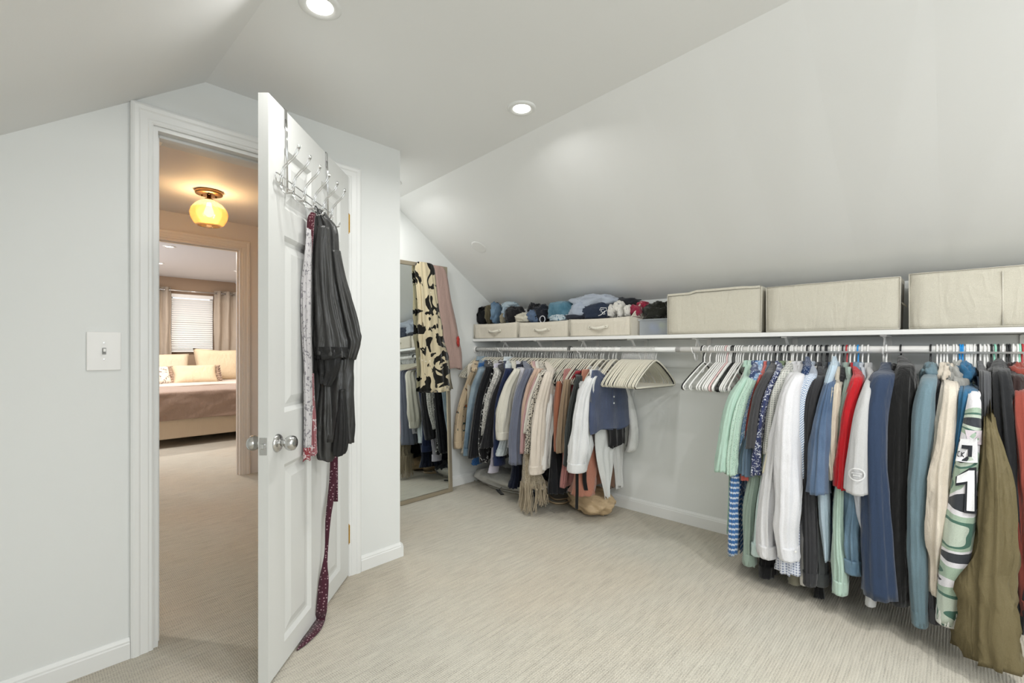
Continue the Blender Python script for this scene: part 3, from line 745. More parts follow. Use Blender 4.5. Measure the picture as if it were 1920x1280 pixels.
# clear box beside the left bins
cb = empty('clear_box', (2.94, 1.41, ZS), 'clear plastic box with blue and green contents under a dark jacket', 'storage box')
m_cl = mat('clear plastic', 'dfe6ec', .1, 0, .5, Alpha=.38)
bm = bmesh.new(); box(bm, 2.845, 3.03, 1.315, 1.525, ZS, ZS+.10, bev=.006); obj('box_wall', bm, m_cl, cb, False)
bm = bmesh.new(); box(bm, 2.838, 3.035, 1.308, 1.532, ZS+.098, ZS+.108, bev=.003); obj('rim', bm, m_cl, cb)
def lump(name, px, py, wpx, hpx, m, lb, cat, X=2.88, dx=.09, seed=0, amp=.3, rot=0, group=None, sq=.8, freq=2.2, tilt=0):
    c = PX(px, py, X); t = (c.x*FX+c.y*FY); k = t/FP
    bm = bmesh.new(); blob(bm, (0, 0, 0), (dx, max(.012, wpx/2*k*1.15-(dx*.3)), hpx/2*k), seed, amp, sq, freq, rot, tilt=tilt)
    o = obj(name, bm, m, None, True)
    z0 = min(v.co.z for v in o.data.vertices)
    for v in o.data.vertices: v.co.z -= z0
    o.location = (c.x, c.y, c.z+z0)
    lim = lambda x: 1.625-(x-2.765)*.6
    for v in o.data.vertices:
        w = v.co+o.location
        if w.x > 3.03: v.co.x -= w.x-3.03
        if w.z > lim(w.x): v.co.z -= w.z-lim(w.x)
        if w.y > 3.06: v.co.y -= w.y-3.06
    return tag(o, lb, cat, group)
lump('towel', 1228, 614, 20, 20, cloth('4f6db0'), 'blue cloth inside the clear plastic box', 'cloth', 2.93, .04, 3)
lump('towel', 1244, 609, 12, 14, cloth('b9cf5a'), 'lime green cloth inside the clear plastic box', 'cloth', 2.94, .04, 4)
J = 'jeans'
lump('jeans', 901, 594, 20, 30, cloth('1c1d22', 'wash', '2b2c30', rough=.85), 'rolled black jeans standing at the far left end of the first bin', J, 2.86, .06, 1)
lump('rolled_shirt', 908, 583, 12, 16, cloth('bdb9b0'), 'pale grey rolled top behind the black jeans in the first bin', 'rolled clothes', 2.90, .05, 2)
lump('trousers', 920, 590, 13, 34, cloth('6a6048', rough=.85), 'rolled olive brown trousers between black jeans and blue jeans', 'trousers', 2.87, .06, 3)
lump('jeans', 931, 588, 15, 36, cloth('51718f', 'wash', '7d9bb5'), 'rolled mid blue jeans standing upright in the first bin', J, 2.85, .06, 4, .35)
lump('jeans', 937, 585, 12, 36, cloth('181a20'), 'rolled black jeans tight behind the mid blue jeans', J, 2.90, .05, 5)
lump('rolled_shirt', 945, 597, 10, 20, cloth('9c927a'), 'khaki rolled top at the front right of the first bin', 'rolled clothes', 2.84, .04, 6)
lump('jeans', 950, 588, 13, 32, cloth('8fa9c0', 'wash', 'b4c6d3'), 'rolled light blue jeans in the first bin', J, 2.87, .05, 7)
lump('jeans', 966, 590, 34, 28, cloth('1d1c20'), 'large rolled black jeans lying across the right of the first bin', J, 2.86, .07, 8, .25, sq=.65)
lump('jeans', 958, 573, 34, 14, cloth('a9bcc8', 'floral', '7c93a3', 30.), 'pale faded jeans lying on top of the black jeans', J, 2.90, .06, 9)
lump('sweater', 984, 597, 34, 18, cloth('c9c3b0'), 'cream knit sweater spilling between the first and second bins', 'sweater', 2.84, .07, 10)
lump('shirt', 1003, 583, 26, 24, cloth('1a1a1f'), 'black top peaking in the left of the second bin', 'shirt', 2.90, .05, 11, .4, freq=3)
lump('jeans', 1003, 594, 30, 20, cloth('4c6383', 'wash', '62799a'), 'slate blue jeans at the front left of the second bin', J, 2.85, .05, 12, tilt=.5)
lump('shirt', 1020, 588, 32, 28, cloth('20232e'), 'navy black shirt bunched in the middle of the second bin', 'shirt', 2.87, .06, 13, .4, freq=3)
bm = bmesh.new(); c = PX(1017, 598, 2.80); wire(bm, [(c.x, c.y+.026*math.cos(t), c.z-.002+.026*math.sin(t)) for t in [2*PI*k/20 for k in range(20)]], .004, 8, closed=True)
tag(recentre(obj('belt_loop', bm, cloth('cfd2d8'), None, True)), 'white ring shaped cord on the navy shirt in the second bin', 'cord')
lump('jeans', 1055, 583, 58, 36, cloth('3f7088', 'wash', '6f9db3'), 'wide folded teal blue denim in the right of the second bin', J, 2.88, .08, 14, .2)
lump('shirt', 1050, 597, 44, 14, cloth('b9c8cf', 'floral', '4b7690', 45.), 'blue and white floral top in front of the teal denim', 'shirt', 2.82, .05, 15)
# grey hoodie drooping over the bin front
def sheet(name, rows, m, lb, cat, th=.010, seed=0, amp=.006, root=None):
    """rows: list of lists of 3d points (same length); a thick wavy cloth sheet"""
    bm = bmesh.new(); G = []
    R2 = []
    for r in rows: R2.append(crom([list(p) for p in r], len(r)*5))
    cols = list(zip(*R2)); fine = [crom([list(p) for p in c], len(rows)*5) for c in cols]
    for c in fine:
        G.append([bm.verts.new(Vector(p)+Vector((noise.noise(Vector(p)*22+Vector((seed, 0, 0))), noise.noise(Vector(p)*22+Vector((0, seed, 3))), noise.noise(Vector(p)*18+Vector((0, 7, seed)))))*amp) for p in c])
    for A, B in zip(G, G[1:]):
        for k in range(len(A)-1): bm.faces.new((A[k], A[k+1], B[k+1], B[k]))
    o = obj(name, bm, m, root, True)
    md = o.modifiers.new('t', 'SOLIDIFY'); md.thickness = th; md.offset = 0
    if root is None: recentre(o); tag(o, lb, cat)
    return o
lump('hoodie', 1118, 567, 88, 26, cloth('a9b3c1', rough=.85), 'light blue grey hoodie heaped on top of the third bin', 'hoodie', 2.90, .09, 21, .35)
lump('hoodie', 1088, 584, 44, 30, cloth('a4afbf'), 'pale blue grey sweatshirt hanging down the left of the third bin', 'hoodie', 2.84, .06, 22, .35, tilt=-.6)
lump('sweater', 1160, 567, 76, 16, cloth('25282d'), 'black sweater flattened under the grey hoodie, third bin', 'sweater', 2.93, .06, 23, .25)
nv = lump('shirt', 1122, 585, 74, 32, cloth('273247'), 'navy sweatshirt with a white outlined letter on the third bin', 'shirt', 2.845, .06, 24, .22)
lump('shirt', 1076, 594, 44, 9, cloth('2a2f3b'), 'dark navy sleeve lying along the rim of the third bin', 'shirt', 2.80, .03, 27, .2)
# white outline letter on the navy sweatshirt
em = empty('printed_letter', tuple(PX(1130, 583, 2.772))); em.parent = nv; em.location = Vector(PX(1130, 583, 2.772))-nv.location
bm = bmesh.new(); q = [(.030, .020), (-.016, .024), (-.024, .008), (-.008, .006), (-.014, -.004), (-.002, -.006), (.004, -.022), (.018, -.022), (.012, -.002), (.03, .0)]
wire(bm, [(0, -a, b) for a, b in q], .0018, 6, closed=True); wire(bm, [(0, .012, .012), (0, -.010, .012)], .0018, 6); obj('outline', bm, mat('white print', 'f2f2f2', .6), em, False, True)
bm = bmesh.new(); wire(bm, [(0, .035, -.030), (-.004, .012, -.026), (-.002, -.015, -.005), (0, -.02, .0)], .0025, 6); obj('drawstring', bm, mat('white print', 'f2f2f2', .6), em, True, True)
for px, py, wd, sd, lb in ((1150, 584, 22, 30, 'white rolled towel with a dark mark, left of the rolled whites in the third bin'), (1167, 586, 18, 31, 'white rolled top with a spiral end in the third bin'), (1180, 584, 16, 32, 'white rolled top beside the red one in the third bin'), (1162, 577, 24, 33, 'white folded top behind the rolled whites in the third bin')):
    lump('rolled_shirt', px, py, wd, 24, cloth('d8d5cc', 'floral', '7b7f83', 60., thr=.42), lb, 'rolled clothes', 2.84, .05, sd, .25)
lump('rolled_shirt', 1192, 583, 22, 20, cloth('9a2440'), 'dark red top at the right end of the third bin', 'rolled clothes', 2.86, .04, 34, .35)
lump('rolled_shirt', 1205, 572, 22, 14, cloth('a3263f'), 'crimson top poking up above the bin flap', 'rolled clothes', 2.92, .04, 35, .35)
lump('jacket', 1233, 586, 48, 34, cloth('24261f', 'floral', '3a3d33', 20.), 'dark green black jacket bundled on the clear plastic box', 'jacket', 2.93, .07, 36, .4, freq=3)

# ================================================================ hangers
def hanger_meshes():
    out = {}
    def hook(bm, R, r, zn):
        pts = [(-R*math.cos(t), 0, R*math.sin(t)) for t in [-.35+k*.28 for k in range(13)]]
        pts += [(R*.80, 0, -.014), (R*.35, 0, -.030), (0, 0, -.045), (0, 0, zn)]
        wire(bm, pts, r, 8)
    for nm, m in (('white', M_plastic), ('black', M_blackp), ('blue', M_bluep), ('red', M_redp), ('mint', M_mintp), ('pink', M_pinkp)):
        bm = bmesh.new(); hook(bm, .0212, .0035, -.076); h = bpy.data.meshes.new('hook'); bm.to_mesh(h); bm.free()
        bm = bmesh.new()
        side = [(.02, -.083), (.06, -.105), (.10, -.130), (.14, -.155), (.175, -.178), (.200, -.196), (.209, -.207), (.207, -.219), (.196, -.226)]
        pts = [(0, 0, -.075)]+[(x, 0, z) for x, z in side]+[(-x, 0, z) for x, z in side[::-1]]
        wire(bm, pts, .0042, 8, 1, closed=True)
        for s in (-1, 1):
            wire(bm, [(s*.060, 0, -.109), (s*.072, 0, -.128), (s*.088, 0, -.133), (s*.095, 0, -.128)], .003, 6)
            wire(bm, [(s*.192, 0, -.194), (s*.186, 0, -.205), (s*.193, 0, -.222)], .003, 6)
        f = bpy.data.meshes.new('frame'); bm.to_mesh(f); bm.free()
        for q in (h, f):
            q.materials.append(m)
            for p in q.polygons: p.use_smooth = True
        out[nm] = (h, f)
    for nm, m in (('velvet', M_velvet), ('velvetblack', M_velvetb)):
        bm = bmesh.new(); hook(bm, .0196, .0013, -.072); h = bpy.data.meshes.new('hook'); bm.to_mesh(h); bm.free()
        bm = bmesh.new(); side = [(.014, -.074), (.035, -.082), (.07, -.102), (.11, -.130), (.15, -.160), (.185, -.190), (.207, -.214), (.213, -.226), (.205, -.235)]
        pts = [(0, 0, -.070)]+[(x, 0, z) for x, z in side]+[(-x, 0, z) for x, z in side[::-1]]
        wire(bm, pts, .0026, 8, 2.3, closed=True)
        f = bpy.data.meshes.new('frame'); bm.to_mesh(f); bm.free()
        h.materials.append(mat('hanger wire', 'e4e4e2', .3, .6)); f.materials.append(m)
        for q in (h, f):
            for p in q.polygons: p.use_smooth = True
        out[nm] = (h, f)
    return out
HM = hanger_meshes(); rnd = random.Random(5)
def hanger(y, kind, lb, group, rz=None, dz=0.0):
    e = empty('clothes_hanger', (XR, y, ZR+dz), lb, 'hanger', group)
    e.rotation_euler = (0, 0, rnd.uniform(-.05, .05) if rz is None else rz)
    for nm, me in zip(('hook', 'frame'), HM[kind]):
        o = bpy.data.objects.new(nm, me); C.objects.link(o); o.parent = e
    return e

# ================================================================ garments
def body_mesh(hy, ys, zh, x0, x1, ry, seed, sleeveless=False, amp=.25, ztop=1.07):
    """flat hanging body: ys(z) gives its y at the front edge"""
    bm = bmesh.new(); cxm = 2.79; rings = []
    hw = (x1-x0)/2; mid = (x0+x1)/2
    for z, f, g in ((ztop, .22, .55), (ztop-.03, .42, .7), (ztop-.07, .72, .8), (ztop-.105, .9, .9), (ztop-.17, .95, 1), (None, .97, 1.2), (None, 1.0, 1.5), (None, 1.02, 1.7)):
        rings.append([z, f, g])
    zs = [ztop-.17+(zh-ztop+.17)*k/3 for k in (1, 2, 3)]; k = 0
    rr = []
    for r in rings:
        if r[0] is None: r[0] = zs[k]; k += 1
        z, f, g = r; m = cxm+(mid-cxm)*min(1, (ztop-z)/.12)
        w = min(1, max(0, (ztop-z)/.16)); y = hy*(1-w)+ys(z)*w
        rr.append((m, y, z, hw*f, ry*g))
    drape(bm, rr, n=24, seg=40, amp=amp*1.3, k=7, seed=seed, square=1.0, wav=.008)
    return bm
GI = [0]; CORES = []
def garment(name, core, qual, m, h, s, X=2.53, hem=None, b=None, L=False, C_=None, k=1.7, bw=.013, hk='white', cat=None, back=True, bx=None, seed=None, amp=.3, buttons=0, sl=True, cuffm=None, dz=0, yoff=0., crump=.12, strap=False):
    CORES.append((h, core))
    GI[0] += 1; seed = GI[0] if seed is None else seed
    hy = yb(h); e = empty(name, (XR, hy, 1.06), core+(', '+qual if qual else ''), cat or name.replace('_', ' '))
    rows = []
    for px, py, w in s:
        p = PX(px, py, X); t = p.x*FX+p.y*FY; hw = w/2*t/FP
        d = math.hypot(p.x, p.y); ux, uy = p.y/d, p.x/d
        ry = .88*hw/math.sqrt((ux*k)**2+uy**2); rx = min(max(k*ry, .03), .085)
        rows.append([p.x, p.y, max(p.z, .012), rx, ry])
    first = rows[0]
    fx = min(2.63, first[0]+.07)
    xs = X+.05 if bx is None else bx
    bpts = [(PX(px, py, X+.03).z, PX(px, py, X+.03).y) for px, py in (b or [])]
    zt = rows[0][2]
    pts = sorted([(r[2], r[1]) for r in rows if not bpts or r[2] > max(q[0] for q in bpts)+.02]+bpts)
    def ys(z):
        if z <= pts[0][0]: return pts[0][1]
        for (z0, y0), (z1, y1) in zip(pts, pts[1:]):
            if z <= z1: return y0+(y1-y0)*(z-z0)/(z1-z0)
        return pts[-1][1]
    if hem is None: zh = rows[-1][2]+(.12 if L else (.0 if hk == 'velvet' else -.10))
    else: zh = max(.02, PX(b[-1][0] if b else s[-1][0], hem, X+.03).z)
    zh = min(max(zh, .02), .85)
    obj('body', body_mesh(hy, (lambda z: ys(z)+yoff) if yoff else ys, zh, 2.66 if strap else xs, 2.93 if strap else 3.015, bw, seed, ztop=1.0 if strap else ((1.04 if h > 1028 else 1.062) if hk == 'velvet' else 1.07)), m, e, True)
    if sl:
        low = (.028 if h > 1028 else .008) if hk == 'velvet' else 0
        top = [[2.735, hy*.85+first[1]*.15, max(1.075, first[2]+.05), .020, .008], [2.69, hy*.6+first[1]*.4, max(1.05, first[2]+.035), .040, min(.018, first[4]*.6)], [2.625, hy*.3+first[1]*.7, max(1.015, first[2]+.018), .045, min(.026, first[4]*.8)]]
        first[0] = X if strap else min(2.575, X+.05); 
        if len(rows) > 2 and not strap: rows[1][0] = X+.015
        if low: top = [[a, b_, c-low*(1 if i < 2 else .4), d, f] for i, (a, b_, c, d, f) in enumerate(top[1 if h > 1028 else 0:])]
        bm = bmesh.new(); allr = (top if not strap else [[first[0]+.03, first[1], first[2]+.012, .02, first[4]*.5]])+rows
        drape(bm, allr, n=44, seg=36, amp=amp, k=5, seed=seed*7+1, wav=.004, crump=crump, slant=0 if L else -.16)
        obj('sleeve', bm, m, e, True)
        if L:
            r0, r1 = rows[-2], rows[-1]; dn = Vector((r1[0]-r0[0], r1[1]-r0[1], r1[2]-r0[2])).normalized(); hh = .055
            bm = bmesh.new(); a = [r1[0]-dn.x*hh, r1[1]-dn.y*hh, r1[2]-dn.z*hh+.0, r1[3]*1.02, r1[4]*1.05]; c = [r1[0], r1[1], r1[2]-.004, r1[3]*1.0, r1[4]*1.02]
            mid = [(p+q)/2 for p, q in zip(a, c)]
            if c[2] > .03:
                drape(bm, [a, mid, c], n=7, seg=24, amp=.05, k=4, seed=seed*7+1); obj('cuff', bm, cuffm or m, e, True)
        if back and not strap:
            bm = bmesh.new(); zb = max(.03, rows[-1][2]+.02)
            yy = lambda z: ys(z)*.75+hy*.25
            drape(bm, [[2.93, hy, 1.015, .035, .012], [2.985, yy(.96), .96, .035, .016], [3.0, yy(.8), .8, .030, bw*1.3], [3.0, yy(.6), max(.6, zb+.05), .028, bw*1.3], [3.0, yy(zb), zb, .030, bw*1.3]], n=18, seg=16, amp=.15, seed=seed+3)
            obj('sleeve', bm, m, e, True)
    if C_ == 'hood':
        bm = bmesh.new(); blob(bm, (2.70, hy*.6+first[1]*.4, 1.035), (.085, max(.026, first[4]*1.25), .062), seed, .35, .9, 2.4, tilt=0); obj('hood', bm, m, e, True)
    elif C_ == 'collar':
        bm = bmesh.new(); drape(bm, [[2.785, hy, 1.098, .048, .016], [2.78, hy, 1.088, .056, .020], [2.77, hy, 1.062, .07, .023]], n=8, seg=24, amp=.1, seed=seed); obj('collar', bm, m, e, True)
    elif C_ == 'band':
        bm = bmesh.new(); drape(bm, [[2.785, hy, 1.078, .055, .015], [2.785, hy, 1.060, .075, .017]], n=4, seg=24, amp=.1, seed=seed); obj('neckband', bm, m, e, True)
    if hk: hanger(hy, hk, f"{dict(white='white plastic', black='black plastic', blue='bright blue plastic', red='red plastic', mint='mint green plastic', velvet='ivory velvet', velvetblack='black velvet')[hk]} hanger holding the {core}",
                  'velvet hangers with clothes' if 'velvet' in hk else 'plastic hangers with clothes', rz=0, dz=dz)
    return e, allr if sl else None
G = garment
mint = cloth('b3d6c4'); white = cloth('dfdfe2', weave=.2)
# ---- right stretch of rod, from its left end to the frame edge
G('shirt', 'mint green linen short-sleeved shirt', 'leftmost on the right stretch', mint, 1405, [(1394, 712, 24), (1380, 745, 30), (1371, 790, 32), (1362, 840, 34), (1357, 882, 36)], X=2.50, hem=1000, b=[(1363, 900), (1360, 1000)], C_='collar', buttons=1)
G('shirt', 'pale mint shirt with tiny dots', 'short sleeves, second from left', cloth('b9d8c5', 'dots', '5f8a7c', 130., thr=.35), 1412, [(1402, 715, 20), (1390, 750, 22), (1381, 800, 24), (1375, 850, 26), (1373, 888, 26)], X=2.49, hem=1045, b=[(1366, 960), (1366, 1045)], C_='collar', bw=.012)
G('shirt', 'navy and grey geometric print shirt', 'between the mint and the light blue shirts', cloth('3c4f7a', 'floral', 'b7c3d8', 60.), 1420, [(1410, 700, 16), (1398, 740, 17), (1391, 790, 16), (1388, 850, 14)], hem=930, C_='collar')
G('polo_shirt', 'blue and white striped polo shirt', 'its striped hem below the mint sleeves', cloth('3f74b5', 'stripe', 'c9d6e6', 12., thr=.68), 1425, [(1404, 750, 10), (1390, 850, 12), (1379, 895, 17), (1376, 960, 19), (1374, 1038, 19)], X=2.52, hem=1036, b=[(1384, 890), (1379, 1036)], C_='collar', bw=.018, cat='shirt')
G('shirt', 'light blue shirt with small white flowers', 'short sleeves', cloth('7fabd8', 'floral', 'dbe8f4', 90., thr=.55), 1431, [(1414, 705, 18), (1404, 750, 18), (1397, 800, 19), (1391, 850, 20)], hem=1042, b=[(1396, 900), (1393, 1042)], C_='collar', bw=.014)
G('t_shirt', 'coral red t-shirt', 'a thin sliver beside the charcoal tee', cloth('d8655c'), 1440, [(1424, 708, 14), (1410, 750, 10), (1402, 800, 10), (1400, 860, 20), (1401, 899, 24)], hem=940, cat='t-shirt', C_='band')
G('t_shirt', 'steel blue t-shirt', 'its sleeve showing under the charcoal tee', cloth('5b7288'), 1446, [(1428, 720, 14), (1414, 790, 22), (1405, 850, 30), (1403, 888, 36)], X=2.52, hem=960, cat='t-shirt', C_='band')
G('t_shirt', 'charcoal grey t-shirt', 'between the steel blue tee and the sage top', cloth('4b4b4e'), 1453, [(1438, 702, 26), (1424, 740, 28), (1416, 790, 30), (1411, 838, 31)], X=2.49, hem=900, cat='t-shirt', hk='black', C_='band')
G('long_sleeved_shirt', 'sage green long-sleeved top', 'its wide sleeve end reaching low', cloth('90a596'), 1457, [(1434, 735, 14), (1425, 800, 16), (1420, 870, 22), (1409, 960, 27), (1406, 1054, 28)], L=True, cat='shirt')
G('shirt', 'navy shirt with white flowers', 'short sleeves, right of the charcoal tee', cloth('3d4675', 'floral', 'e0e4f0', 70., thr=.52), 1464, [(1452, 700, 12), (1437, 740, 13), (1428, 790, 14), (1421, 840, 16), (1418, 890, 18)], X=2.48, hem=950, C_='collar', hk='black')
G('shirt', 'olive green short-sleeved shirt', 'behind the navy flowered shirt', cloth('7e906f'), 1469, [(1452, 730, 14), (1440, 780, 16), (1434, 840, 18), (1431, 892, 20)], hem=980, C_='collar')
G('long_sleeved_shirt', 'pale aqua long-sleeved shirt', 'its cuff left of the white shirt cuffs', cloth('c5dcd8'), 1475, [(1458, 740, 10), (1442, 820, 12), (1432, 900, 16), (1425, 980, 22), (1422, 1036, 28)], X=2.51, L=True, cat='shirt')
G('dress_shirt', 'black long-sleeved shirt', 'its cuffs hanging below the white shirts', cloth('1b1b1e'), 1478, [(1460, 760, 8), (1452, 900, 12), (1440, 1030, 26), (1437, 1076, 30)], X=2.56, L=True, cat='shirt', hk='black')
G('shirt', 'white shirt with grey gingham check', 'short sleeves, left of the plain white shirts', cloth('dcdcd4', 'check', 'b0b4ae', 30., thr=.5), 1484, [(1468, 700, 24), (1454, 740, 22), (1446, 790, 20), (1441, 850, 20)], X=2.50, hem=900, C_='collar')
G('shirt', 'pale yellow short-sleeved shirt', 'its sleeve overlapping the white shirt', cloth('e6dfc0'), 1487, [(1466, 740, 16), (1457, 800, 20), (1449, 850, 26), (1444, 884, 30)], X=2.48, hem=940, C_='collar')
G('dress_shirt', 'white cotton dress shirt with loose cuff', 'left of the two plain white shirts', white, 1494, [(1480, 705, 20), (1466, 760, 24), (1455, 830, 30), (1445, 910, 34), (1441, 980, 36), (1442, 1038, 40)], X=2.47, L=True, C_='collar', cat='shirt')
e_, _ = G('dress_shirt', 'broad white dress shirt with button cuff', 'right of the two plain white shirts', cloth('e0e0e4', weave=.15), 1504, [(1492, 705, 26), (1483, 740, 38), (1479, 800, 46), (1478, 870, 52), (1478, 950, 50), (1475, 1000, 44), (1480, 1042, 42)], X=2.43, L=True, C_='collar', cat='shirt', amp=.12)
for px, py in ((1470, 1030), (1492, 1034)):
    p = PX(px, py, 2.375); bm = bmesh.new(); lathe(bm, [(.005, 0), (.005, .002), (.003, .003)], p, (-1, 0, 0), 10); obj('button', bm, M_plastic, e_)
G('shirt', 'grey and white plaid shirt', 'only its hem showing below the white cuffs', cloth('dfe2ec', 'check', '8d97b3', 26., thr=.45, c3='b8bfd2'), 1511, [(1500, 760, 10), (1494, 900, 14), (1484, 1020, 46), (1480, 1066, 54)], X=2.50, hem=1060)
G('shirt', 'dark navy shirt with white pin dots', 'a strip right of the broad white shirt', cloth('243c66', 'dots', 'c6d2e6', 150., thr=.4), 1515, [(1508, 690, 14), (1496, 730, 15), (1490, 780, 14), (1488, 838, 14)], X=2.48, hem=920, C_='collar', hk='black')
G('shirt', 'white shirt with blue herringbone pattern', 'short sleeves, beside the navy dotted shirt', cloth('e3e7ec', 'vstripe', '7f9cc4', 55., thr=.6), 1521, [(1514, 705, 24), (1503, 745, 24), (1500, 790, 22), (1501, 840, 21), (1501, 895, 22)], X=2.47, hem=960, C_='collar')
G('long_sleeved_shirt', 'olive grey long-sleeved top', 'behind the herringbone shirt', cloth('7d7a68'), 1529, [(1522, 720, 14), (1511, 770, 14), (1507, 850, 14), (1504, 950, 14), (1497, 1040, 22), (1492, 1090, 24)], X=2.53, L=True, cat='shirt', hk='black')
G('long_sleeved_shirt', 'thin white long-sleeved top', 'its cuff beside the olive grey one', cloth('dedbd6'), 1533, [(1512, 800, 8), (1510, 930, 10), (1507, 1030, 14), (1509, 1092, 18)], X=2.50, L=True, cat='shirt')
G('sweatshirt', 'charcoal black sweatshirt', 'long sleeve with ribbed cuff, middle of the row', cloth('39393c'), 1540, [(1532, 712, 24), (1522, 760, 28), (1518, 840, 27), (1517, 920, 25), (1519, 1020, 26), (1519, 1092, 26)], X=2.48, L=True, C_='band', hk='black')
G('sweatshirt', 'dark grey long-sleeved sweatshirt', 'under the denim blue tee', cloth('565a5b'), 1549, [(1542, 722, 18), (1534, 780, 18), (1532, 880, 20), (1538, 980, 26), (1540, 1092, 28)], X=2.53, L=True, C_='band', hk='black')
G('long_sleeved_shirt', 'thin black long-sleeved top', 'only its cuff below the grey sweatshirt', cloth('1d1d1f'), 1552, [(1538, 800, 10), (1536, 950, 10), (1534, 1080, 14), (1535, 1126, 17)], X=2.56, L=True, cat='shirt', hk='black')
G('t_shirt', 'denim blue heather t-shirt', 'wide short sleeve over the grey sweatshirt', cloth('4d6688', 'wash', '5f7899'), 1560, [(1552, 722, 18), (1544, 780, 28), (1540, 850, 36), (1537, 922, 42)], X=2.44, hem=1115, b=[(1556, 945), (1560, 1115)], cat='t-shirt', bw=.014, C_='band')
G('shirt', 'pale sky blue shirt', 'hanging below the denim blue tee sleeve', cloth('b9cfdf'), 1566, [(1558, 690, 14), (1548, 740, 12), (1543, 840, 12), (1544, 930, 22), (1548, 1000, 16), (1551, 1050, 8)], X=2.48, hem=1000, C_='collar')
G('sweater', 'beige ribbed short sweater', 'right of the denim blue tee', cloth('d8cdb8', weave=.6), 1574, [(1562, 725, 20), (1560, 780, 19), (1560, 840, 19), (1563, 898, 18)], X=2.45, hem=940)
G('long_sleeved_shirt', 'black long-sleeved top', 'thin strip left of the red shirt', cloth('1a1b1e'), 1581, [(1577, 740, 16), (1573, 800, 14), (1571, 900, 14), (1570, 1000, 12), (1569, 1095, 12)], X=2.50, L=True, cat='shirt', hk='black')
G('t_shirt', 'sage grey t-shirt', 'left of the bright red shirt', cloth('93a69a'), 1588, [(1590, 718, 18), (1582, 760, 16), (1578, 820, 14), (1576, 882, 14)], X=2.47, hem=960, cat='t-shirt', hk='red', C_='band')
G('dress_shirt', 'light mint long-sleeved shirt with buttoned cuff', 'below the red shirt', cloth('b3cfc0'), 1594, [(1588, 760, 10), (1580, 850, 12), (1575, 920, 17), (1573, 1000, 21), (1577, 1060, 27), (1576, 1108, 28)], X=2.45, L=True, cat='shirt')
G('t_shirt', 'bright red t-shirt', 'beside the light grey tee with an oval badge', cloth('d41722'), 1602, [(1604, 712, 22), (1596, 760, 26), (1590, 820, 28), (1585, 880, 31), (1583, 913, 33)], X=2.44, hem=1084, b=[(1590, 960), (1604, 1084)], cat='t-shirt', bw=.012, C_='band')
G('chambray_shirt', 'chambray denim shirt', 'its wrinkled blue sleeve below the light grey tee', cloth('58788f', 'wash', '6f90a8'), 1609, [(1614, 735, 14), (1610, 800, 16), (1604, 900, 26), (1600, 980, 34), (1602, 1068, 38)], X=2.46, L=True, C_='collar', cat='shirt', hk='blue', amp=.4, crump=.5)
G('t_shirt', 'pale lavender grey t-shirt', 'its hem showing below the badge tee', cloth('c3c9d3'), 1617, [(1618, 740, 12), (1612, 830, 20), (1614, 900, 36), (1618, 960, 24), (1620, 988, 10)], X=2.43, hem=960, cat='t-shirt', C_='band')
tee, tr = G('t_shirt', 'light grey t-shirt with an oval badge on the sleeve', '', cloth('bfc0c0'), 1628, [(1630, 718, 22), (1622, 760, 32), (1616, 810, 40), (1611, 870, 46), (1609, 919, 50)], X=2.40, hem=960, cat='t-shirt', amp=.06, crump=0, hk='white', C_='band')
G('jacket', 'navy blue zip jacket', 'large smooth sleeve between grey tee and black fleece', cloth('2b3d5a', rough=.7), 1662, [(1654, 705, 42), (1644, 750, 48), (1640, 810, 50), (1643, 900, 54), (1648, 1000, 60), (1652, 1112, 66)], X=2.43, hem=1085, b=[(1672, 930), (1678, 1085)], C_='collar', amp=.12, crump=.05)
G('long_sleeved_shirt', 'white long-sleeved undershirt', 'only its cuff below the navy jacket', cloth('dcdde0'), 1668, [(1652, 900, 10), (1644, 1000, 14), (1636, 1080, 18), (1632, 1131, 19)], X=2.50, L=True, cat='shirt', hk=None, back=False)
G('fleece_jacket', 'black fleece jacket', 'with high collar, left of the blue grey hoodie', cloth('1b1b1b', weave=.8, rough=.95), 1689, [(1696, 690, 32), (1690, 730, 46), (1687, 790, 50), (1685, 860, 50), (1684, 950, 52), (1682, 1040, 54), (1681, 1122, 52)], X=2.48, hem=1115, C_='hood', hk='black', cat='jacket', amp=.12)
G('hoodie', 'blue grey hoodie', 'standing apart to the right of the black fleece', cloth('67838f'), 1745, [(1740, 715, 28), (1731, 760, 36), (1727, 820, 38), (1723, 900, 40), (1721, 980, 40), (1722, 1080, 34), (1725, 1168, 27)], X=2.42, L=True, C_='hood', hk='black', amp=.1)
G('sweatshirt', 'charcoal grey sweatshirt', 'between the blue grey and the cream hoodies', cloth('56555a'), 1757, [(1760, 740, 20), (1753, 790, 24), (1748, 880, 24), (1745, 980, 23), (1746, 1080, 24), (1752, 1162, 24)], X=2.44, L=True)
G('hoodie', 'cream hoodie', 'its folded sleeve between charcoal and teal', cloth('d9cdbc'), 1770, [(1782, 725, 28), (1777, 780, 34), (1770, 850, 42), (1764, 920, 48), (1761, 1000, 48), (1760, 1060, 36), (1759, 1112, 24)], X=2.41, L=True, C_='hood', amp=.3, crump=.22)
G('hoodie', 'heather grey hoodie', 'behind the cream and teal ones', cloth('a3a49f'), 1788, [(1797, 718, 28), (1798, 790, 26), (1794, 860, 24), (1790, 940, 22)], X=2.54, hem=1000, C_='hood')
G('hoodie', 'teal blue hoodie', 'a narrow strip left of the camouflage sleeve', cloth('2f6c97'), 1805, [(1818, 735, 32), (1809, 790, 24), (1798, 850, 22), (1788, 920, 22), (1776, 1000, 22), (1767, 1072, 22)], X=2.40, hem=1060, C_='hood', hk='blue')
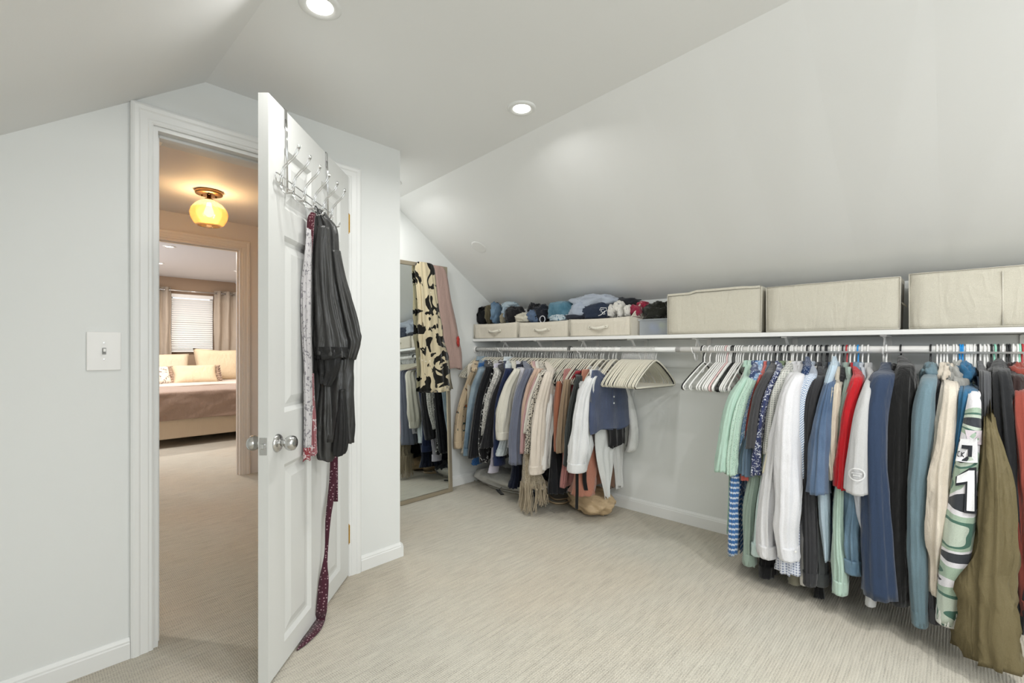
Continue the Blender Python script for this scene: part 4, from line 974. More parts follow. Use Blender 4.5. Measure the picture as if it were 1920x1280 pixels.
G('jacket', 'slate blue long jacket', 'low strip between camouflage and olive', cloth('4b5b70', rough=.6), 1822, [(1846, 900, 10), (1841, 1000, 16), (1834, 1080, 26), (1830, 1155, 28)], X=2.44, hem=1150)
camo, cr = G('hoodie', 'camouflage sleeved hoodie with big white numeral', 'left of the olive jacket', cloth('9fb3a0', 'camo', sc=5.5), 1815, [(1828, 740, 20), (1823, 790, 28), (1818, 840, 35), (1811, 900, 44), (1804, 960, 50), (1796, 1020, 52), (1787, 1090, 48), (1778, 1166, 40)], X=2.36, L=True, amp=.05, k=1.2, crump=.0, cuffm=cloth('dfe0d8'))
G('sweatshirt', 'dark slate grey sweatshirt', 'thin strip between camouflage and olive', cloth('55565a'), 1834, [(1848, 705, 18), (1848, 780, 17), (1845, 860, 15), (1842, 950, 14)], X=2.42, hem=1000, hk='black')
G('rain_jacket', 'olive green rain jacket', 'shiny and crumpled, nearly touching the carpet', cloth('6f6443', rough=.45, weave=.6), 1846, [(1858, 798, 20), (1863, 840, 32), (1868, 900, 46), (1868, 980, 60), (1863, 1050, 74), (1859, 1120, 88), (1856, 1180, 98), (1862, 1236, 100)], X=2.33, hem=1180, cat='jacket', amp=.30, k=1.0, crump=.20)
G('hoodie', 'black hoodie', 'right of the olive rain jacket', cloth('26272a'), 1872, [(1876, 700, 34), (1882, 760, 42), (1890, 840, 46), (1900, 920, 44), (1908, 1000, 40), (1912, 1100, 36), (1912, 1180, 32)], X=2.45, hem=1150, C_='hood', hk='black')
G('jacket', 'dark brown jacket', 'behind the rust red one at the frame edge', cloth('34221f'), 1893, [(1903, 712, 26), (1898, 800, 16), (1902, 900, 16), (1908, 1000, 16)], X=2.46, hem=1050, hk='black', C_='hood')
G('sweatshirt', 'rust red sweatshirt', 'at the right edge of the frame', cloth('9c4436'), 1908, [(1914, 738, 40), (1914, 800, 48), (1918, 880, 46), (1922, 960, 46), (1926, 1060, 42), (1930, 1150, 36)], X=2.44, L=True, C_='hood')
# extra empty hangers pushed in between the garments, seen end on
def by_core(px, lead):
    h, c_ = min(CORES, key=lambda q: abs(q[0]-px)); base = f"{lead} just {'right' if px >= h else 'left'} of the {c_}"
    n_ = SEEN.get(base, 0); SEEN[base] = n_+1
    return base if n_ == 0 else base.replace('just', ['second', 'third', 'fourth', 'fifth', 'sixth', 'seventh', 'eighth'][n_-1])
SEEN = {}
for px, kd in ((1764, 'white'), (1776, 'white'), (1793, 'white'), (1800, 'blue'), (1812, 'white'), (1818, 'white'), (1828, 'white'), (1838, 'white'), (1852, 'white'), (1859, 'black'), (1865, 'mint'), (1881, 'white'), (1888, 'black'), (1900, 'white'), (1912, 'mint'), (1917, 'red')):
    hanger(yb(px), kd, by_core(px, f"empty {dict(white='white', blue='bright blue', black='black', mint='mint green', red='red')[kd]} plastic hanger"), 'empty plastic hangers at the right end', rz=rnd.uniform(-.12, .12))
# empty plastic hangers left of the mint shirt
seq = [(1318, 'black', 'black plastic hanger just behind the leftmost white empty one'), (1321, 'white', 'leftmost empty white plastic hanger beside the velvet hangers')]
for px, kd, lb in seq: hanger(yb(px), kd, lb, 'empty plastic hangers', rz=-.19)
for i, px in enumerate([1331, 1343, 1347, 1351, 1355, 1359, 1367, 1370, 1380, 1384, 1388, 1393]): hanger(yb(px), 'white', 'empty white plastic hanger in the loose bunch left of the mint shirt', 'bunch of empty white hangers', rz=-.15+i*.009+rnd.uniform(-.02, .02))
hanger(yb(1363), 'pink', 'pale pink plastic hanger among the empty white ones', 'empty plastic hangers', rz=-.11)
for px, lb in ((1374, 'black empty plastic hanger right of the pale pink one'), (1378, 'black empty plastic hanger nearest the mint shirt')): hanger(yb(px), 'black', lb, 'empty plastic hangers', rz=-.09)
# the tight row of empty velvet hangers
for i in range(27):
    px = 1166+i*2.3; hanger(yb(px), 'velvet', 'empty ivory velvet hanger in the tightly packed row on the rod', 'empty ivory velvet hangers', rz=-.10+rnd.uniform(-.03, .03))
hanger(yb(1228.5), 'velvetblack', 'empty black velvet hanger second from the right end of the velvet row', 'empty black velvet hanger', rz=-.125, dz=-.004)
hanger(yb(1230.5), 'velvet', 'frontmost empty ivory velvet hanger at the right end of the velvet row', 'front velvet hanger', rz=-.14)
# ---- left stretch of rod
V = dict(hk='velvet')
G('sweater', 'tan floral embroidered sweater', 'against the mirror wall', cloth('cdb592', 'floral', '4b5a55', 14., thr=.42, c3='b0673a'), 897, [(893, 692, 16), (880, 720, 22), (870, 760, 26), (864, 800, 28), (864, 838, 30)], X=2.58, L=True, **V)
G('blouse', 'cream ruffled blouse', 'its frilly end below the tan sweater', cloth('d5cbb8'), 900, [(886, 740, 6), (878, 800, 10), (872, 848, 20)], X=2.60, **V)
G('shirt', 'washed light denim shirt', 'second from the mirror wall', cloth('5f7b92', 'wash', '93a7b4'), 906, [(904, 695, 24), (892, 730, 28), (885, 780, 27), (880, 830, 24), (878, 852, 22)], X=2.56, L=True, C_='collar', **V)
G('jacket', 'black long jacket', 'right of the light denim shirt', cloth('17181d'), 915, [(916, 690, 24), (906, 730, 28), (899, 790, 30), (893, 856, 34)], X=2.55, **V)
G('blouse', 'cobalt blue top', 'its edge showing under the black jacket', cloth('2a5f9e'), 919, [(906, 780, 6), (898, 840, 14), (893, 870, 20)], X=2.60, **V)
G('blouse', 'black blouse with white flowers', '', cloth('1a1a1d', 'floral', 'cfcfcb', 26., thr=.50), 923, [(921, 705, 12), (913, 740, 16), (908, 790, 18), (906, 830, 18), (908, 866, 18)], X=2.55, **V)
G('jacket', 'white and black tweed jacket', '', cloth('d9d6cf', 'dots', '3b3b3b', 150., thr=.62), 933, [(928, 700, 22), (919, 740, 22), (913, 780, 18), (908, 815, 10)], X=2.53, **V)
G('jacket', 'charcoal black blazer', 'left of the navy blouse', cloth('27272b'), 941, [(940, 702, 18), (931, 740, 22), (923, 790, 28), (916, 838, 34)], X=2.53, **V)
G('sweater', 'lilac knit sweater', 'its cuff low under the charcoal blazer', cloth('c4bfcd'), 946, [(930, 800, 10), (927, 860, 20), (925, 884, 22)], X=2.57, L=True, **V)
G('blouse', 'navy blue long blouse', 'left of the cream puff sleeve', cloth('222d52'), 951, [(951, 695, 26), (940, 740, 26), (934, 800, 22), (936, 870, 26)], X=2.54, L=True, **V)
G('shirt', 'pale blue shirt with gathered cuff', 'under the cream puff sleeve', cloth('c8d3d8'), 957, [(950, 780, 12), (946, 820, 20), (940, 852, 24)], X=2.53, L=True, C_='collar', **V)
G('blouse', 'cream blouse with wide puff sleeve', '', cloth('dad6c6'), 963, [(964, 695, 26), (953, 730, 34), (947, 780, 38), (946, 822, 32)], X=2.50, L=True, amp=.3, **V)
G('shirt', 'thin lavender white shirt', 'strip right of the cream puff sleeve', cloth('d0cfd8'), 973, [(974, 695, 12), (967, 740, 11), (962, 790, 10), (957, 838, 10)], X=2.52, **V)
G('dress', 'slate blue grey dress', 'wide hem, left of the blush top', cloth('6e7588'), 985, [(986, 695, 24), (976, 740, 28), (970, 800, 32), (969, 868, 38)], X=2.50, **V)
G('trousers', 'dark navy trousers', 'low behind the slate dress', cloth('1c2438'), 990, [(975, 800, 8), (968, 880, 22), (966, 912, 28)], X=2.60, cat='trousers', sl=True, **V)
G('sweater', 'blush beige sweater', 'right of the slate dress', cloth('d0b09b'), 1000, [(1001, 695, 20), (990, 730, 17), (984, 780, 14), (981, 846, 14)], X=2.50, **V)
G('blouse', 'dusty pink blouse', 'beside the blush sweater', cloth('cfa0a0'), 1004, [(1000, 708, 12), (991, 750, 12), (984, 800, 12), (980, 850, 13)], X=2.49, **V)
G('blouse', 'plain ivory blouse', 'left of the spotted blouse', cloth('e2dcd0'), 1009, [(1005, 705, 14), (994, 750, 16), (988, 812, 18)], X=2.49, **V)
G('blouse', 'black spotted white blouse', 'left of the long cream sweater', cloth('d8cfc0', 'dots', '2c2724', 75., thr=.62), 1015, [(1012, 700, 12), (1001, 750, 15), (995, 800, 18), (990, 850, 18)], X=2.48, **V)
G('sweater', 'long cream sweater with ribbed cuff', '', cloth('ddd0bf'), 1026, [(1020, 705, 20), (1012, 760, 27), (1008, 820, 33), (1006, 886, 32)], X=2.46, L=True, **V)
G('shirt', 'white cotton top', 'strip right of the long cream sweater', cloth('e4e1dc'), 1032, [(1024, 750, 8), (1021, 820, 12), (1020, 880, 13)], X=2.50, **V)
G('vest', 'brown suede vest', 'right of the long cream sweater', cloth('82562f'), 1040, [(1024, 718, 12), (1024, 760, 16), (1026, 822, 16)], X=2.60, strap=True, **V)
G('dress', 'bright red dress', 'narrow strip beside the brown suede', cloth('c4181f'), 1046, [(1034, 720, 12), (1031, 770, 14), (1029, 860, 14)], X=2.64, strap=True, **V)
G('tank_top', 'white printed tank top', 'between the red dress and the black dress', cloth('d9d8d6', 'floral', '8e8f96', 50., thr=.45), 1052, [(1040, 740, 6), (1036, 790, 11), (1035, 872, 12)], X=2.64, strap=True, **V)
G('dress', 'long black dress', 'reaching down to the tan bag', cloth('1b1c20'), 1061, [(1044, 715, 9), (1041, 780, 10), (1044, 860, 30), (1046, 922, 40)], X=2.62, strap=True, **V)
G('blouse', 'terracotta blouse', 'left of the taupe sweater', cloth('b06a4d'), 1069, [(1050, 718, 16), (1047, 770, 20), (1048, 846, 20)], X=2.58, strap=True, **V)
G('sweater', 'taupe sweater', 'between terracotta and charcoal green', cloth('9d8468'), 1077, [(1064, 715, 16), (1058, 780, 22), (1055, 848, 25)], X=2.56, strap=True, **V)
G('trousers', 'dusty rose trousers', 'low strip below the taupe sweater', cloth('b87a74'), 1080, [(1064, 780, 6), (1058, 860, 12), (1056, 913, 14)], X=2.60, **V)
G('camisole', 'dark red camisole with thin straps', '', cloth('a62c35'), 1094, [(1084, 698, 14), (1074, 725, 12), (1076, 800, 10)], X=2.62, sl=True, strap=True, **V)
G('jacket', 'charcoal green jacket', 'left of the white blouse', cloth('3c4140'), 1087, [(1076, 712, 13), (1069, 780, 18), (1066, 872, 21)], X=2.50, **V)
G('dress', 'terracotta pink long dress', 'low behind the white blouse', cloth('bc7a62'), 1104, [(1106, 780, 10), (1094, 860, 44), (1092, 925, 66)], X=2.62, yoff=.05, **V)
G('blouse', 'white linen blouse with wide sleeves', 'right end of the left clothes', cloth('dfe1e1', weave=.15), 1112, [(1102, 708, 22), (1094, 740, 30), (1090, 790, 38), (1086, 840, 44), (1082, 882, 40)], X=2.47, L=True, amp=.35, yoff=.06, k=1.2, **V)
# spare velvet hangers between the left clothes
for px in [903, 911, 928, 937, 955, 968, 979, 993, 1021, 1036, 1043, 1049, 1056, 1058, 1065, 1073, 1083, 1090, 1098, 1100, 1108, 1112, 1116, 1119, 1126, 1130, 1150, 1154]:
    hanger(yb(px), 'velvet', by_core(px, 'empty ivory velvet hanger'), 'spare velvet hangers among the left clothes', rz=rnd.uniform(-.05, .05))
for px in (1068, 1071): hanger(yb(px), 'black', by_core(px, 'dark plastic hanger'), 'dark hangers among the left clothes', rz=0)

# sleeveless blue henley facing out at the end of the left clothes
def flat_front(name, lb, cat, m, Yp, outline, th=.014, seed=0, hk=True, hy=None, hlabel=None, buttons=(), sheer=None):
    """outline rows: (z, x0, x1) from top to bottom"""
    e = empty(name, (XR, Yp, 1.06), lb, cat); bm = bmesh.new(); nz, nx = 26, 22
    rows = crom([list(r) for r in outline], nz); F, B = [], []
    for i, (z, a, b) in enumerate(rows):
        f, g = [], []
        for j in range(nx+1):
            u = j/nx; x = a+(b-a)*u; v = i/nz
            d = th*math.sin(u*PI)**.5*(.5+.6*v); wv = .010*v*math.sin(u*17+seed+v*2)+.006*noise.noise(Vector((u*4, v*4, seed)))
            f.append(bm.verts.new((x, Yp-d+wv, z-.010*v*math.sin(u*9+seed)))); g.append(bm.verts.new((x, Yp+d+wv*.6, z-.014*v*math.sin(u*7+1+seed)-.012*v)))
        F.append(f); B.append(g)
    for L_ in (F, B):
        for p, q in zip(L_, L_[1:]):
            for j in range(nx): bm.faces.new((p[j], p[j+1], q[j+1], q[j]))
    for p, q, r, s in zip(F, F[1:], B, B[1:]):
        bm.faces.new((p[0], q[0], s[0], r[0])); bm.faces.new((p[-1], q[-1], s[-1], r[-1]))
    for j in range(nx): bm.faces.new((F[0][j], F[0][j+1], B[0][j+1], B[0][j]))
    obj('body', bm, m, e, True)
    if hk: hanger(Yp, 'velvet', hlabel, 'velvet hangers with clothes', rz=0)
    return e
M_hen = cloth('47526e', 'wash', '505c7a')
Yt = 1.665
def xz(px, py, Y=Yt): p = PY(px, py, Y); return p.x, p.z
ho = []
for py, p0, p1 in ((694, 1110, 1122), (706, 1108, 1136), (722, 1108, 1166), (745, 1106, 1176), (775, 1104, 1182), (800, 1105, 1187), (812, 1106, 1186), (824, 1106, 1160)):
    (a, z), (b, _) = xz(p0, py), xz(p1, py); ho.append((z, a, b))
he = flat_front('sleeveless_henley', 'slate blue sleeveless henley with two white buttons, facing out beside the velvet hangers', 'top', M_hen, Yt, ho[:7], seed=2, hlabel='ivory velvet hanger holding the slate blue sleeveless henley')
x0, z0 = xz(1144, 735)
bm = bmesh.new(); x_, z_ = xz(1146, 750); box(bm, x_-.014, x_+.014, Yt-.020, Yt-.010, z_-.055, z_+.075, bev=.004); obj('placket', bm, M_hen, he)
for py in (743, 755):
    x_, z_ = xz(1146, py); bm = bmesh.new(); lathe(bm, [(.006, 0), (.006, .003), (.003, .004)], (x_, Yt-.020, z_), (0, -1, 0), 12); obj('button', bm, M_plastic, he)
Yk = 1.725
def rowsof(lst, Y):
    o = []
    for py, p0, p1 in lst:
        a, z = xz(p0, py, Y); b, _ = xz(p1, py, Y); o.append((z, a, b))
    return o
flat_front('top', 'black top showing between the blue henley and the sheer white shirt', 'top', cloth('232326'), Yk-.03, rowsof([(700, 1135, 1165), (780, 1135, 1172), (815, 1140, 1172), (838, 1142, 1170)], Yk-.03), seed=4, hlabel='ivory velvet hanger holding the black top behind the blue henley')
wl = flat_front('sheer_shirt', 'sheer white shirt with a long pointed tail, low in front of the tan bag', 'shirt', cloth('dfe1de', rough=.7), Yk, rowsof([(700, 1125, 1165), (760, 1118, 1176), (820, 1116, 1172), (850, 1118, 1150), (880, 1124, 1148), (910, 1132, 1142), (930, 1136, 1140)], Yk), seed=6, hlabel='ivory velvet hanger holding the sheer white shirt')
bm = bmesh.new(); rr = []
for px, py, w_ in ((1172, 722, 14), (1182, 760, 16), (1188, 800, 20), (1186, 835, 24), (1180, 846, 20)):
    p = PX(px, py, 2.975); t = p.x*FX+p.y*FY; rr.append([p.x, p.y, p.z, w_/2*t/FP*.9, w_/2*t/FP*.9])
drape(bm, rr, n=20, seg=20, amp=.25, seed=77); obj('sleeve', bm, cloth('dfe1de', rough=.7), wl, True)
wt = flat_front('trousers', 'white trousers hanging behind the sheer shirt near the bare wall', 'trousers', cloth('dddedb'), Yk+.04, rowsof([(720, 1140, 1180), (820, 1148, 1172), (840, 1147, 1170), (880, 1152, 1166), (914, 1154, 1166)], Yk+.04), seed=8, hlabel='ivory velvet hanger holding the white trousers')
flat_front('trousers', 'brown narrow trousers between the sheer shirt and the white trousers', 'trousers', cloth('7f604f'), Yk+.06, rowsof([(740, 1140, 1165), (840, 1140, 1152), (880, 1141, 1151), (914, 1141, 1150)], Yk+.06), seed=9, hlabel='ivory velvet hanger holding the brown narrow trousers')
# black straps hanging low
def ribbon(name, pts, wd, m, lb, cat, wdir=(0, 1, 0), th=.002, root=None, n=6, wv=0):
    bm = bmesh.new(); rows = crom([list(p) for p in pts], len(pts)*n); V0 = None
    for i, r in enumerate(rows):
        p = Vector(r[:3]); w2 = (r[3] if len(r) > 3 else wd)/2
        dv = Vector(r[4:7]).normalized() if len(r) > 6 else Vector(wdir).normalized()
        a, b = bm.verts.new(p-dv*w2), bm.verts.new(p+dv*w2)
        if V0: bm.faces.new((V0[0], a, b, V0[1]))
        V0 = (a, b)
    o = obj(name, bm, m, root, True); md = o.modifiers.new('t', 'SOLIDIFY'); md.thickness = th; md.offset = 0
    if root is None: recentre(o); tag(o, lb, cat)
    return o
M_blk = cloth('141313', rough=.7)
ribbon('belt', [PX(1082, 800, 2.50), PX(1082, 885, 2.50), PX(1082, 920, 2.50), PX(1081, 954, 2.50)], .020, M_blk, 'long black strap hanging straight down to the tan bag', 'belt', (.5, -.85, 0))
ribbon('belt', [PX(1094, 800, 2.56), PX(1096, 880, 2.56), PX(1096, 900, 2.56), PX(1099, 919, 2.56)], .026, M_blk, 'shorter black strap right of the long one, over the pink dress', 'belt', (.5, -.85, 0))

# macrame shawl with long fringe
M_mac = cloth('b5a58a', 'dots', '8d7d64', 110., thr=.6, weave=.8)
mc = empty('macrame_shawl', tuple(PX(1000, 946, 2.50)), 'beige knitted shawl with a long fringe, low below the cream sweater', 'shawl')
bm = bmesh.new(); rr = []
for px, py, w_ in ((992, 800, 12), (992, 845, 22), (996, 875, 36), (1000, 900, 46), (1001, 912, 48)):
    p = PX(px, py, 2.52); t = p.x*FX+p.y*FY; rr.append([p.x, p.y, p.z, w_/2*t/FP*.9, w_/2*t/FP*.9])
drape(bm, rr, n=22, seg=36, amp=.35, k=6, seed=41); obj('knit_body', bm, M_mac, mc, True)
bm = bmesh.new(); rf = random.Random(3); p = PX(1001, 908, 2.52)
for i in range(300):
    a = rf.uniform(0, 6.28); r_ = .098*math.sqrt(rf.uniform(.35, 1)); sx, sy = math.cos(a)*r_, math.sin(a)*r_
    if abs(sx*.65+sy*-.76) < .012: continue
    q = Vector((p.x+sx, p.y+sy, p.z+.02)); ln = q.z-rf.uniform(.03, .10)-(.03 if sx*.65+sy*-.76 > .02 else -.02)
    wire(bm, [q, q+Vector((rf.uniform(-.01, .01), rf.uniform(-.01, .01), -ln*.5)), q+Vector((rf.uniform(-.018, .012)+sx*.05, rf.uniform(-.012, .012), -ln))], .0019, 4)
o = obj('fringe', bm, cloth('b09f84'), mc); o['kind'] = 'stuff'

# tan handbag slumped on the carpet
bg = empty('handbag', (2.82, 1.92, 0), 'slouchy tan leather handbag on the carpet under the left clothes', 'bag')
M_tan = mat('tan leather', 'c2a986', .5, 0, .4); nt = M_tan.node_tree; nn = N(nt, 'ShaderNodeTexNoise', i_Scale=10.0, i_Detail=2.0, i_Distortion=.4); bump(nt, nt.nodes['Principled BSDF'], nn.outputs[0], .4, .014)
bm = bmesh.new(); blob(bm, (2.84, 1.90, .080), (.135, .195, .080), 5, .20, .95, 2.3, rot=-.5, seg=48, rows=26)
for v in bm.verts: v.co.z = max(v.co.z, .003); v.co.x = min(v.co.x, 3.035)
obj('bag_body', bm, M_tan, bg, True)
bm = bmesh.new(); blob(bm, (2.90, 2.06, .030), (.07, .08, .035), 9, .15, .95, 2.2, rot=-.5)
for v in bm.verts: v.co.z = max(v.co.z, .003)
obj('slumped_side', bm, M_tan, bg, True)
for k, off in enumerate((0, .035)):
    fl = lambda px, py, dz: (lambda t: PT(px, py, t)+Vector((0, 0, dz)))(HC*FP/(py-654))
    u = k*7
    pts = [fl(1092-u, 930-u*.3, .05), fl(1078-u*.6, 938-u*.4, .02), fl(1060-u*.3, 945-u, .010), fl(1042, 946-u, .010), fl(1028+u*.6, 940-u, .010), fl(1020+u*.8, 927-u*.3, .014), fl(1022+u, 920, .03)]
    ribbon('strap', pts, .020, M_tan, '', '', (-.5, -.5, .7), th=.006, root=bg)
bm = bmesh.new()
for i in range(5):
    c = PT(1140, 905+i*6, 3.30); wire(bm, [(c.x-.01+.010*math.cos(t), c.y+.010*math.sin(t), c.z) for t in [2*PI*k/10 for k in range(10)]], .0025, 6, closed=True)
obj('clasp_chain', bm, M_brass, bg, True)
# pale flat bag near the wall and its black strap
pb = empty('duffel_bag', (2.84, 2.75, 0), 'pale grey cloth bag lying on the carpet near the mirror wall', 'bag')
bm = bmesh.new(); blob(bm, (2.84, 2.72, .06), (.13, .30, .065), 12, .3, .8, 1.8, seg=36, rows=18)
for v in bm.verts: v.co.z = max(v.co.z, .003); v.co.y = min(v.co.y, 3.05)
obj('bag_body', bm, cloth('cfcdc4'), pb, True)
bm = bmesh.new(); wire(bm, [(2.70, 3.0, .03), (2.695, 2.85, .035), (2.69, 2.7, .03), (2.70, 2.55, .035), (2.72, 2.45, .04)], .004, 6); obj('seam_piping', bm, cloth('6f6a5c'), pb, True)
f_ = lambda px, py, dz=0: (lambda t: PT(px, py, t)+Vector((0, 0, dz)))(HC*FP/(py-654))
ribbon('bag_strap', [f_(952, 908, .06), f_(940, 910, .045), f_(932, 914, .012), f_(934, 920, .006), f_(942, 928, .005)], .030, M_blk, '', '', (.69, -.73, .1), th=.003, root=pb)
ribbon('bag_strap', [f_(937, 921, .02), f_(944, 916, .02), f_(951, 909, .05)], .024, M_blk, '', '', (.3, -.4, .6), th=.003, root=pb)
bm = bmesh.new(); blob(bm, (2.84, 2.46, .07), (.10, .14, .07), 17, .35, .8)
for v in bm.verts: v.co.z = max(v.co.z, .003)
tag(recentre(obj('folded_sweater', bm, cloth('2d333b', 'floral', '68747a', 14.), None, True)), 'dark blue grey bundle on the carpet beside the pale bag', 'bundle')
sp = [f_(945, 905, .01), f_(965, 915, .01), f_(980, 919, .01)]
ribbon('belt', sp, .03, cloth('8e8a80'), 'grey flat belt lying on the carpet left of the fringe', 'belt', (.1, -.1, 1), th=.003)

# ================================================================ mirror, scarf, robe
ml = empty('leaning_mirror', (2.12, 2.99, 0), 'tall rectangular mirror in a champagne frame leaning on the far wall', 'mirror')
mw, mh = .66, 1.835; tl = math.atan2(.072, mh)
def M3(x, d, z): return Vector((2.445-mw+x, 2.985-d+z*math.sin(tl)+.0, z*math.cos(tl)+.002))
def mbox(bm, x0, x1, d0, d1, z0, z1, bev=0):
    b2 = nbox(x0, x1, d0, d1, z0, z1, bev=bev); mp = {v: bm.verts.new(M3(v.co.x, v.co.y, v.co.z)) for v in b2.verts}
    for f in b2.faces: bm.faces.new([mp[v] for v in f.verts])
    b2.free()
M_fr = mat('champagne frame', 'b3a894', .35, .6)
for a in ((0, .03, 0, mh), (mw-.03, mw, 0, mh), (.03, mw-.03, 0, .03), (.03, mw-.03, mh-.03, mh)):
    bm = bmesh.new(); mbox(bm, a[0], a[1], -.012, .012, a[2], a[3], bev=.003); obj('frame_rail', bm, M_fr, ml)
bm = bmesh.new(); mbox(bm, .03, mw-.03, -.002, .002, .03, mh-.03); obj('glass', bm, mat('mirror glass', 'e6ebe9', .01, 1), ml)
bm = bmesh.new(); mbox(bm, .004, mw-.004, -.011, -.004, .004, mh-.004); obj('backing', bm, M_dark, ml)

def wall_drape(name, lb, cat, m, Yp, rows_, depth, seed, amp=.3, lean=0, k=5, n=26):
    e = empty(name, tuple(PY(rows_[-1][0], rows_[-1][1], Yp)), lb, cat); bm = bmesh.new(); rr = []
    for px, py, w_ in rows_:
        a, b = PY(px-w_/2, py, Yp), PY(px+w_/2, py, Yp); c = (a+b)/2
        rr.append([c.x, c.y+lean*c.z, c.z, (b.x-a.x)/2*.92, depth])
    drape(bm, rr, n=n, seg=44, amp=amp, k=k, seed=seed, square=.8, wav=.01, top=.5)
    obj('cloth_body', bm, m, e, True); return e
M_scarf = cloth('d8c8a2', 'floral', '17140f', 9., thr=.555, c4='efe9da')
wall_drape('floral_scarf', 'cream scarf with bold black flowers draped over the top corner of the mirror', 'scarf', M_scarf, 2.958, [(806, 490, 24), (808, 500, 36), (812, 560, 40), (815, 620, 46), (818, 680, 54), (821, 734, 60)], .017, 51, lean=.039, amp=.5)
wall_drape('dusty_rose_robe', 'dusty rose robe hanging on the mirror corner behind the floral scarf', 'robe', cloth('b5958a'), 2.975, [(824, 496, 22), (830, 505, 32), (838, 560, 32), (845, 620, 40), (850, 660, 44), (855, 692, 36)], .020, 52, k=3, lean=.035)
c = PY(859, 640, 2.985); bm = bmesh.new(); blob(bm, c, (.012, .008, .035), 3, .5); o = recentre(obj('ribbon_bow', bm, cloth('b8352c'), None, True)); tag(o, 'small red ribbon on the edge of the dusty rose robe', 'ribbon')

# ================================================================ over-door hook rack
rk = empty('over_door_hook_rack', D(.28, .012, 1.76), 'chrome over-the-door rack with six double hooks on the open door', 'hook rack')
def dp(s, n, z): return D(s, n, z)
for s in (.118, .498):
    bm = bmesh.new(); pts = [(-TH-.002, 1.985), (-TH-.002, 2.0375), (.0025, 2.0375), (.0025, 1.97)]
    prv = None
    for n_, z in pts:
        a, b = bm.verts.new(dp(s-.010, n_, z)), bm.verts.new(dp(s+.010, n_, z))
        if prv: bm.faces.new((prv[0], a, b, prv[1]))
        prv = (a, b)
    o = obj('door_clip', bm, M_chrome2, rk); md = o.modifiers.new('t', 'SOLIDIFY'); md.thickness = .0012; md.offset = 1
    bm = bmesh.new(); wire(bm, [dp(s-.004, .004, 2.0), dp(s-.004, .006, 1.95), dp(s-.004, .008, 1.73)], .0022, 8); wire(bm, [dp(s+.004, .004, 2.0), dp(s+.004, .006, 1.95), dp(s+.004, .008, 1.73)], .0022, 8)
    obj('strap_wire', bm, M_chrome2, rk, True)
bm = bmesh.new()
wire(bm, [dp(.03, .012, 1.775), dp(.535, .012, 1.775)], .0024, 8); wire(bm, [dp(.03, .012, 1.745), dp(.535, .012, 1.745)], .0024, 8)
for s in (.03, .535): wire(bm, [dp(s, .012, 1.775), dp(s+(-.006 if s < .2 else .006), .012, 1.76), dp(s, .012, 1.745)], .0024, 8)
obj('rail', bm, M_chrome2, rk, True)
for i in range(6):
    s = .055+i*.0915
    bm = bmesh.new()
    for ds in (-.006, .006):
        wire(bm, [dp(s+ds*1.4, .016, 1.735), dp(s+ds, .018, 1.775), dp(s+ds, .026, 1.800), dp(s+ds, .045, 1.822), dp(s+ds, .062, 1.838), dp(s+ds, .072, 1.855), dp(s+ds*1.2, .078, 1.872), dp(s+ds*.3, .083, 1.878)], .0021, 8)
    lathe(bm, [(.002, -.002), (.008, 0), (.009, .004), (.006, .007), (.001, .008)], dp(s, .076, 1.874), DN, 14)
    obj('upper_hook', bm, M_chrome2, rk, True)
    bm = bmesh.new()
    for ds in (-.005, .005): wire(bm, [dp(s+ds, .014, 1.75), dp(s+ds, .018, 1.722), dp(s+ds, .032, 1.708), dp(s+ds, .050, 1.712), dp(s+ds*.4, .058, 1.728)], .0021, 8)
    obj('lower_hook', bm, M_chrome2, rk, True)

# ================================================================ robe, scarf and ties on the rack
RV = Vector((.687, -.727, 0)); FV = Vector((.727, .687, 0))
def hung(parent, name, m, rows_, t, depth, seed, amp=.25, k=4, n=34, seg=36, ob=True, dt=0, tilt=0):
    bm = bmesh.new(); rr = []
    for px, py, w_ in rows_:
        p = PT(px, py, t+dt); rr.append([p.x, p.y, p.z, w_/2*(t+dt)/FP, depth])
    drape(bm, rr, n=n, seg=seg, amp=amp, k=k, seed=seed, ax=RV, ay=FV, wav=.006, open_bottom=ob, tilt=tilt, crump=.10)
    return obj(name, bm, m, parent, True)
M_satin = cloth('363634', rough=.33, weave=.4); M_satin2 = cloth('2c2c2b', rough=.28, weave=.4)
MC_s = M_satin.node_tree.nodes['Principled BSDF']; MC_s.inputs['Specular IOR Level'].default_value = .5
rb = empty('satin_robe', tuple(PT(620, 850, 1.95)), 'charcoal satin short robe hanging from a hook on the open door', 'robe')
hung(rb, 'robe_body', M_satin, [(603, 396, 10), (606, 408, 22), (611, 428, 42), (613, 470, 48), (618, 520, 58), (624, 580, 70), (627, 640, 76), (627, 700, 76), (626, 770, 74), (627, 828, 74)], 1.97, .040, 61, .30, 5, n=44, seg=48)
hung(rb, 'hem_corner', M_satin, [(614, 690, 14), (612, 760, 30), (610, 830, 38), (611, 862, 28)], 1.95, .030, 62, .2)
hung(rb, 'sleeve', M_satin, [(606, 425, 22), (605, 480, 32), (607, 540, 38), (612, 590, 46), (618, 640, 58), (620, 668, 60)], 1.90, .024, 63, .3, n=36, tilt=.25)
hung(rb, 'sleeve_cuff', M_satin2, [(621, 650, 62), (622, 672, 60)], 1.898, .027, 64, .2, tilt=.55, n=10)
hung(rb, 'sleeve_lining', M_satin2, [(618, 665, 46), (617, 695, 38), (612, 722, 20)], 1.905, .022, 67, .3)
hung(rb, 'sleeve', M_satin, [(628, 470, 20), (634, 520, 28), (644, 570, 36), (655, 620, 40), (659, 642, 36), (656, 672, 22)], 1.95, .026, 65, .25)
hung(rb, 'belt_tail', M_satin2, [(642, 730, 8), (641, 790, 22), (638, 835, 29), (636, 852, 24)], 1.93, .018, 66, .2)
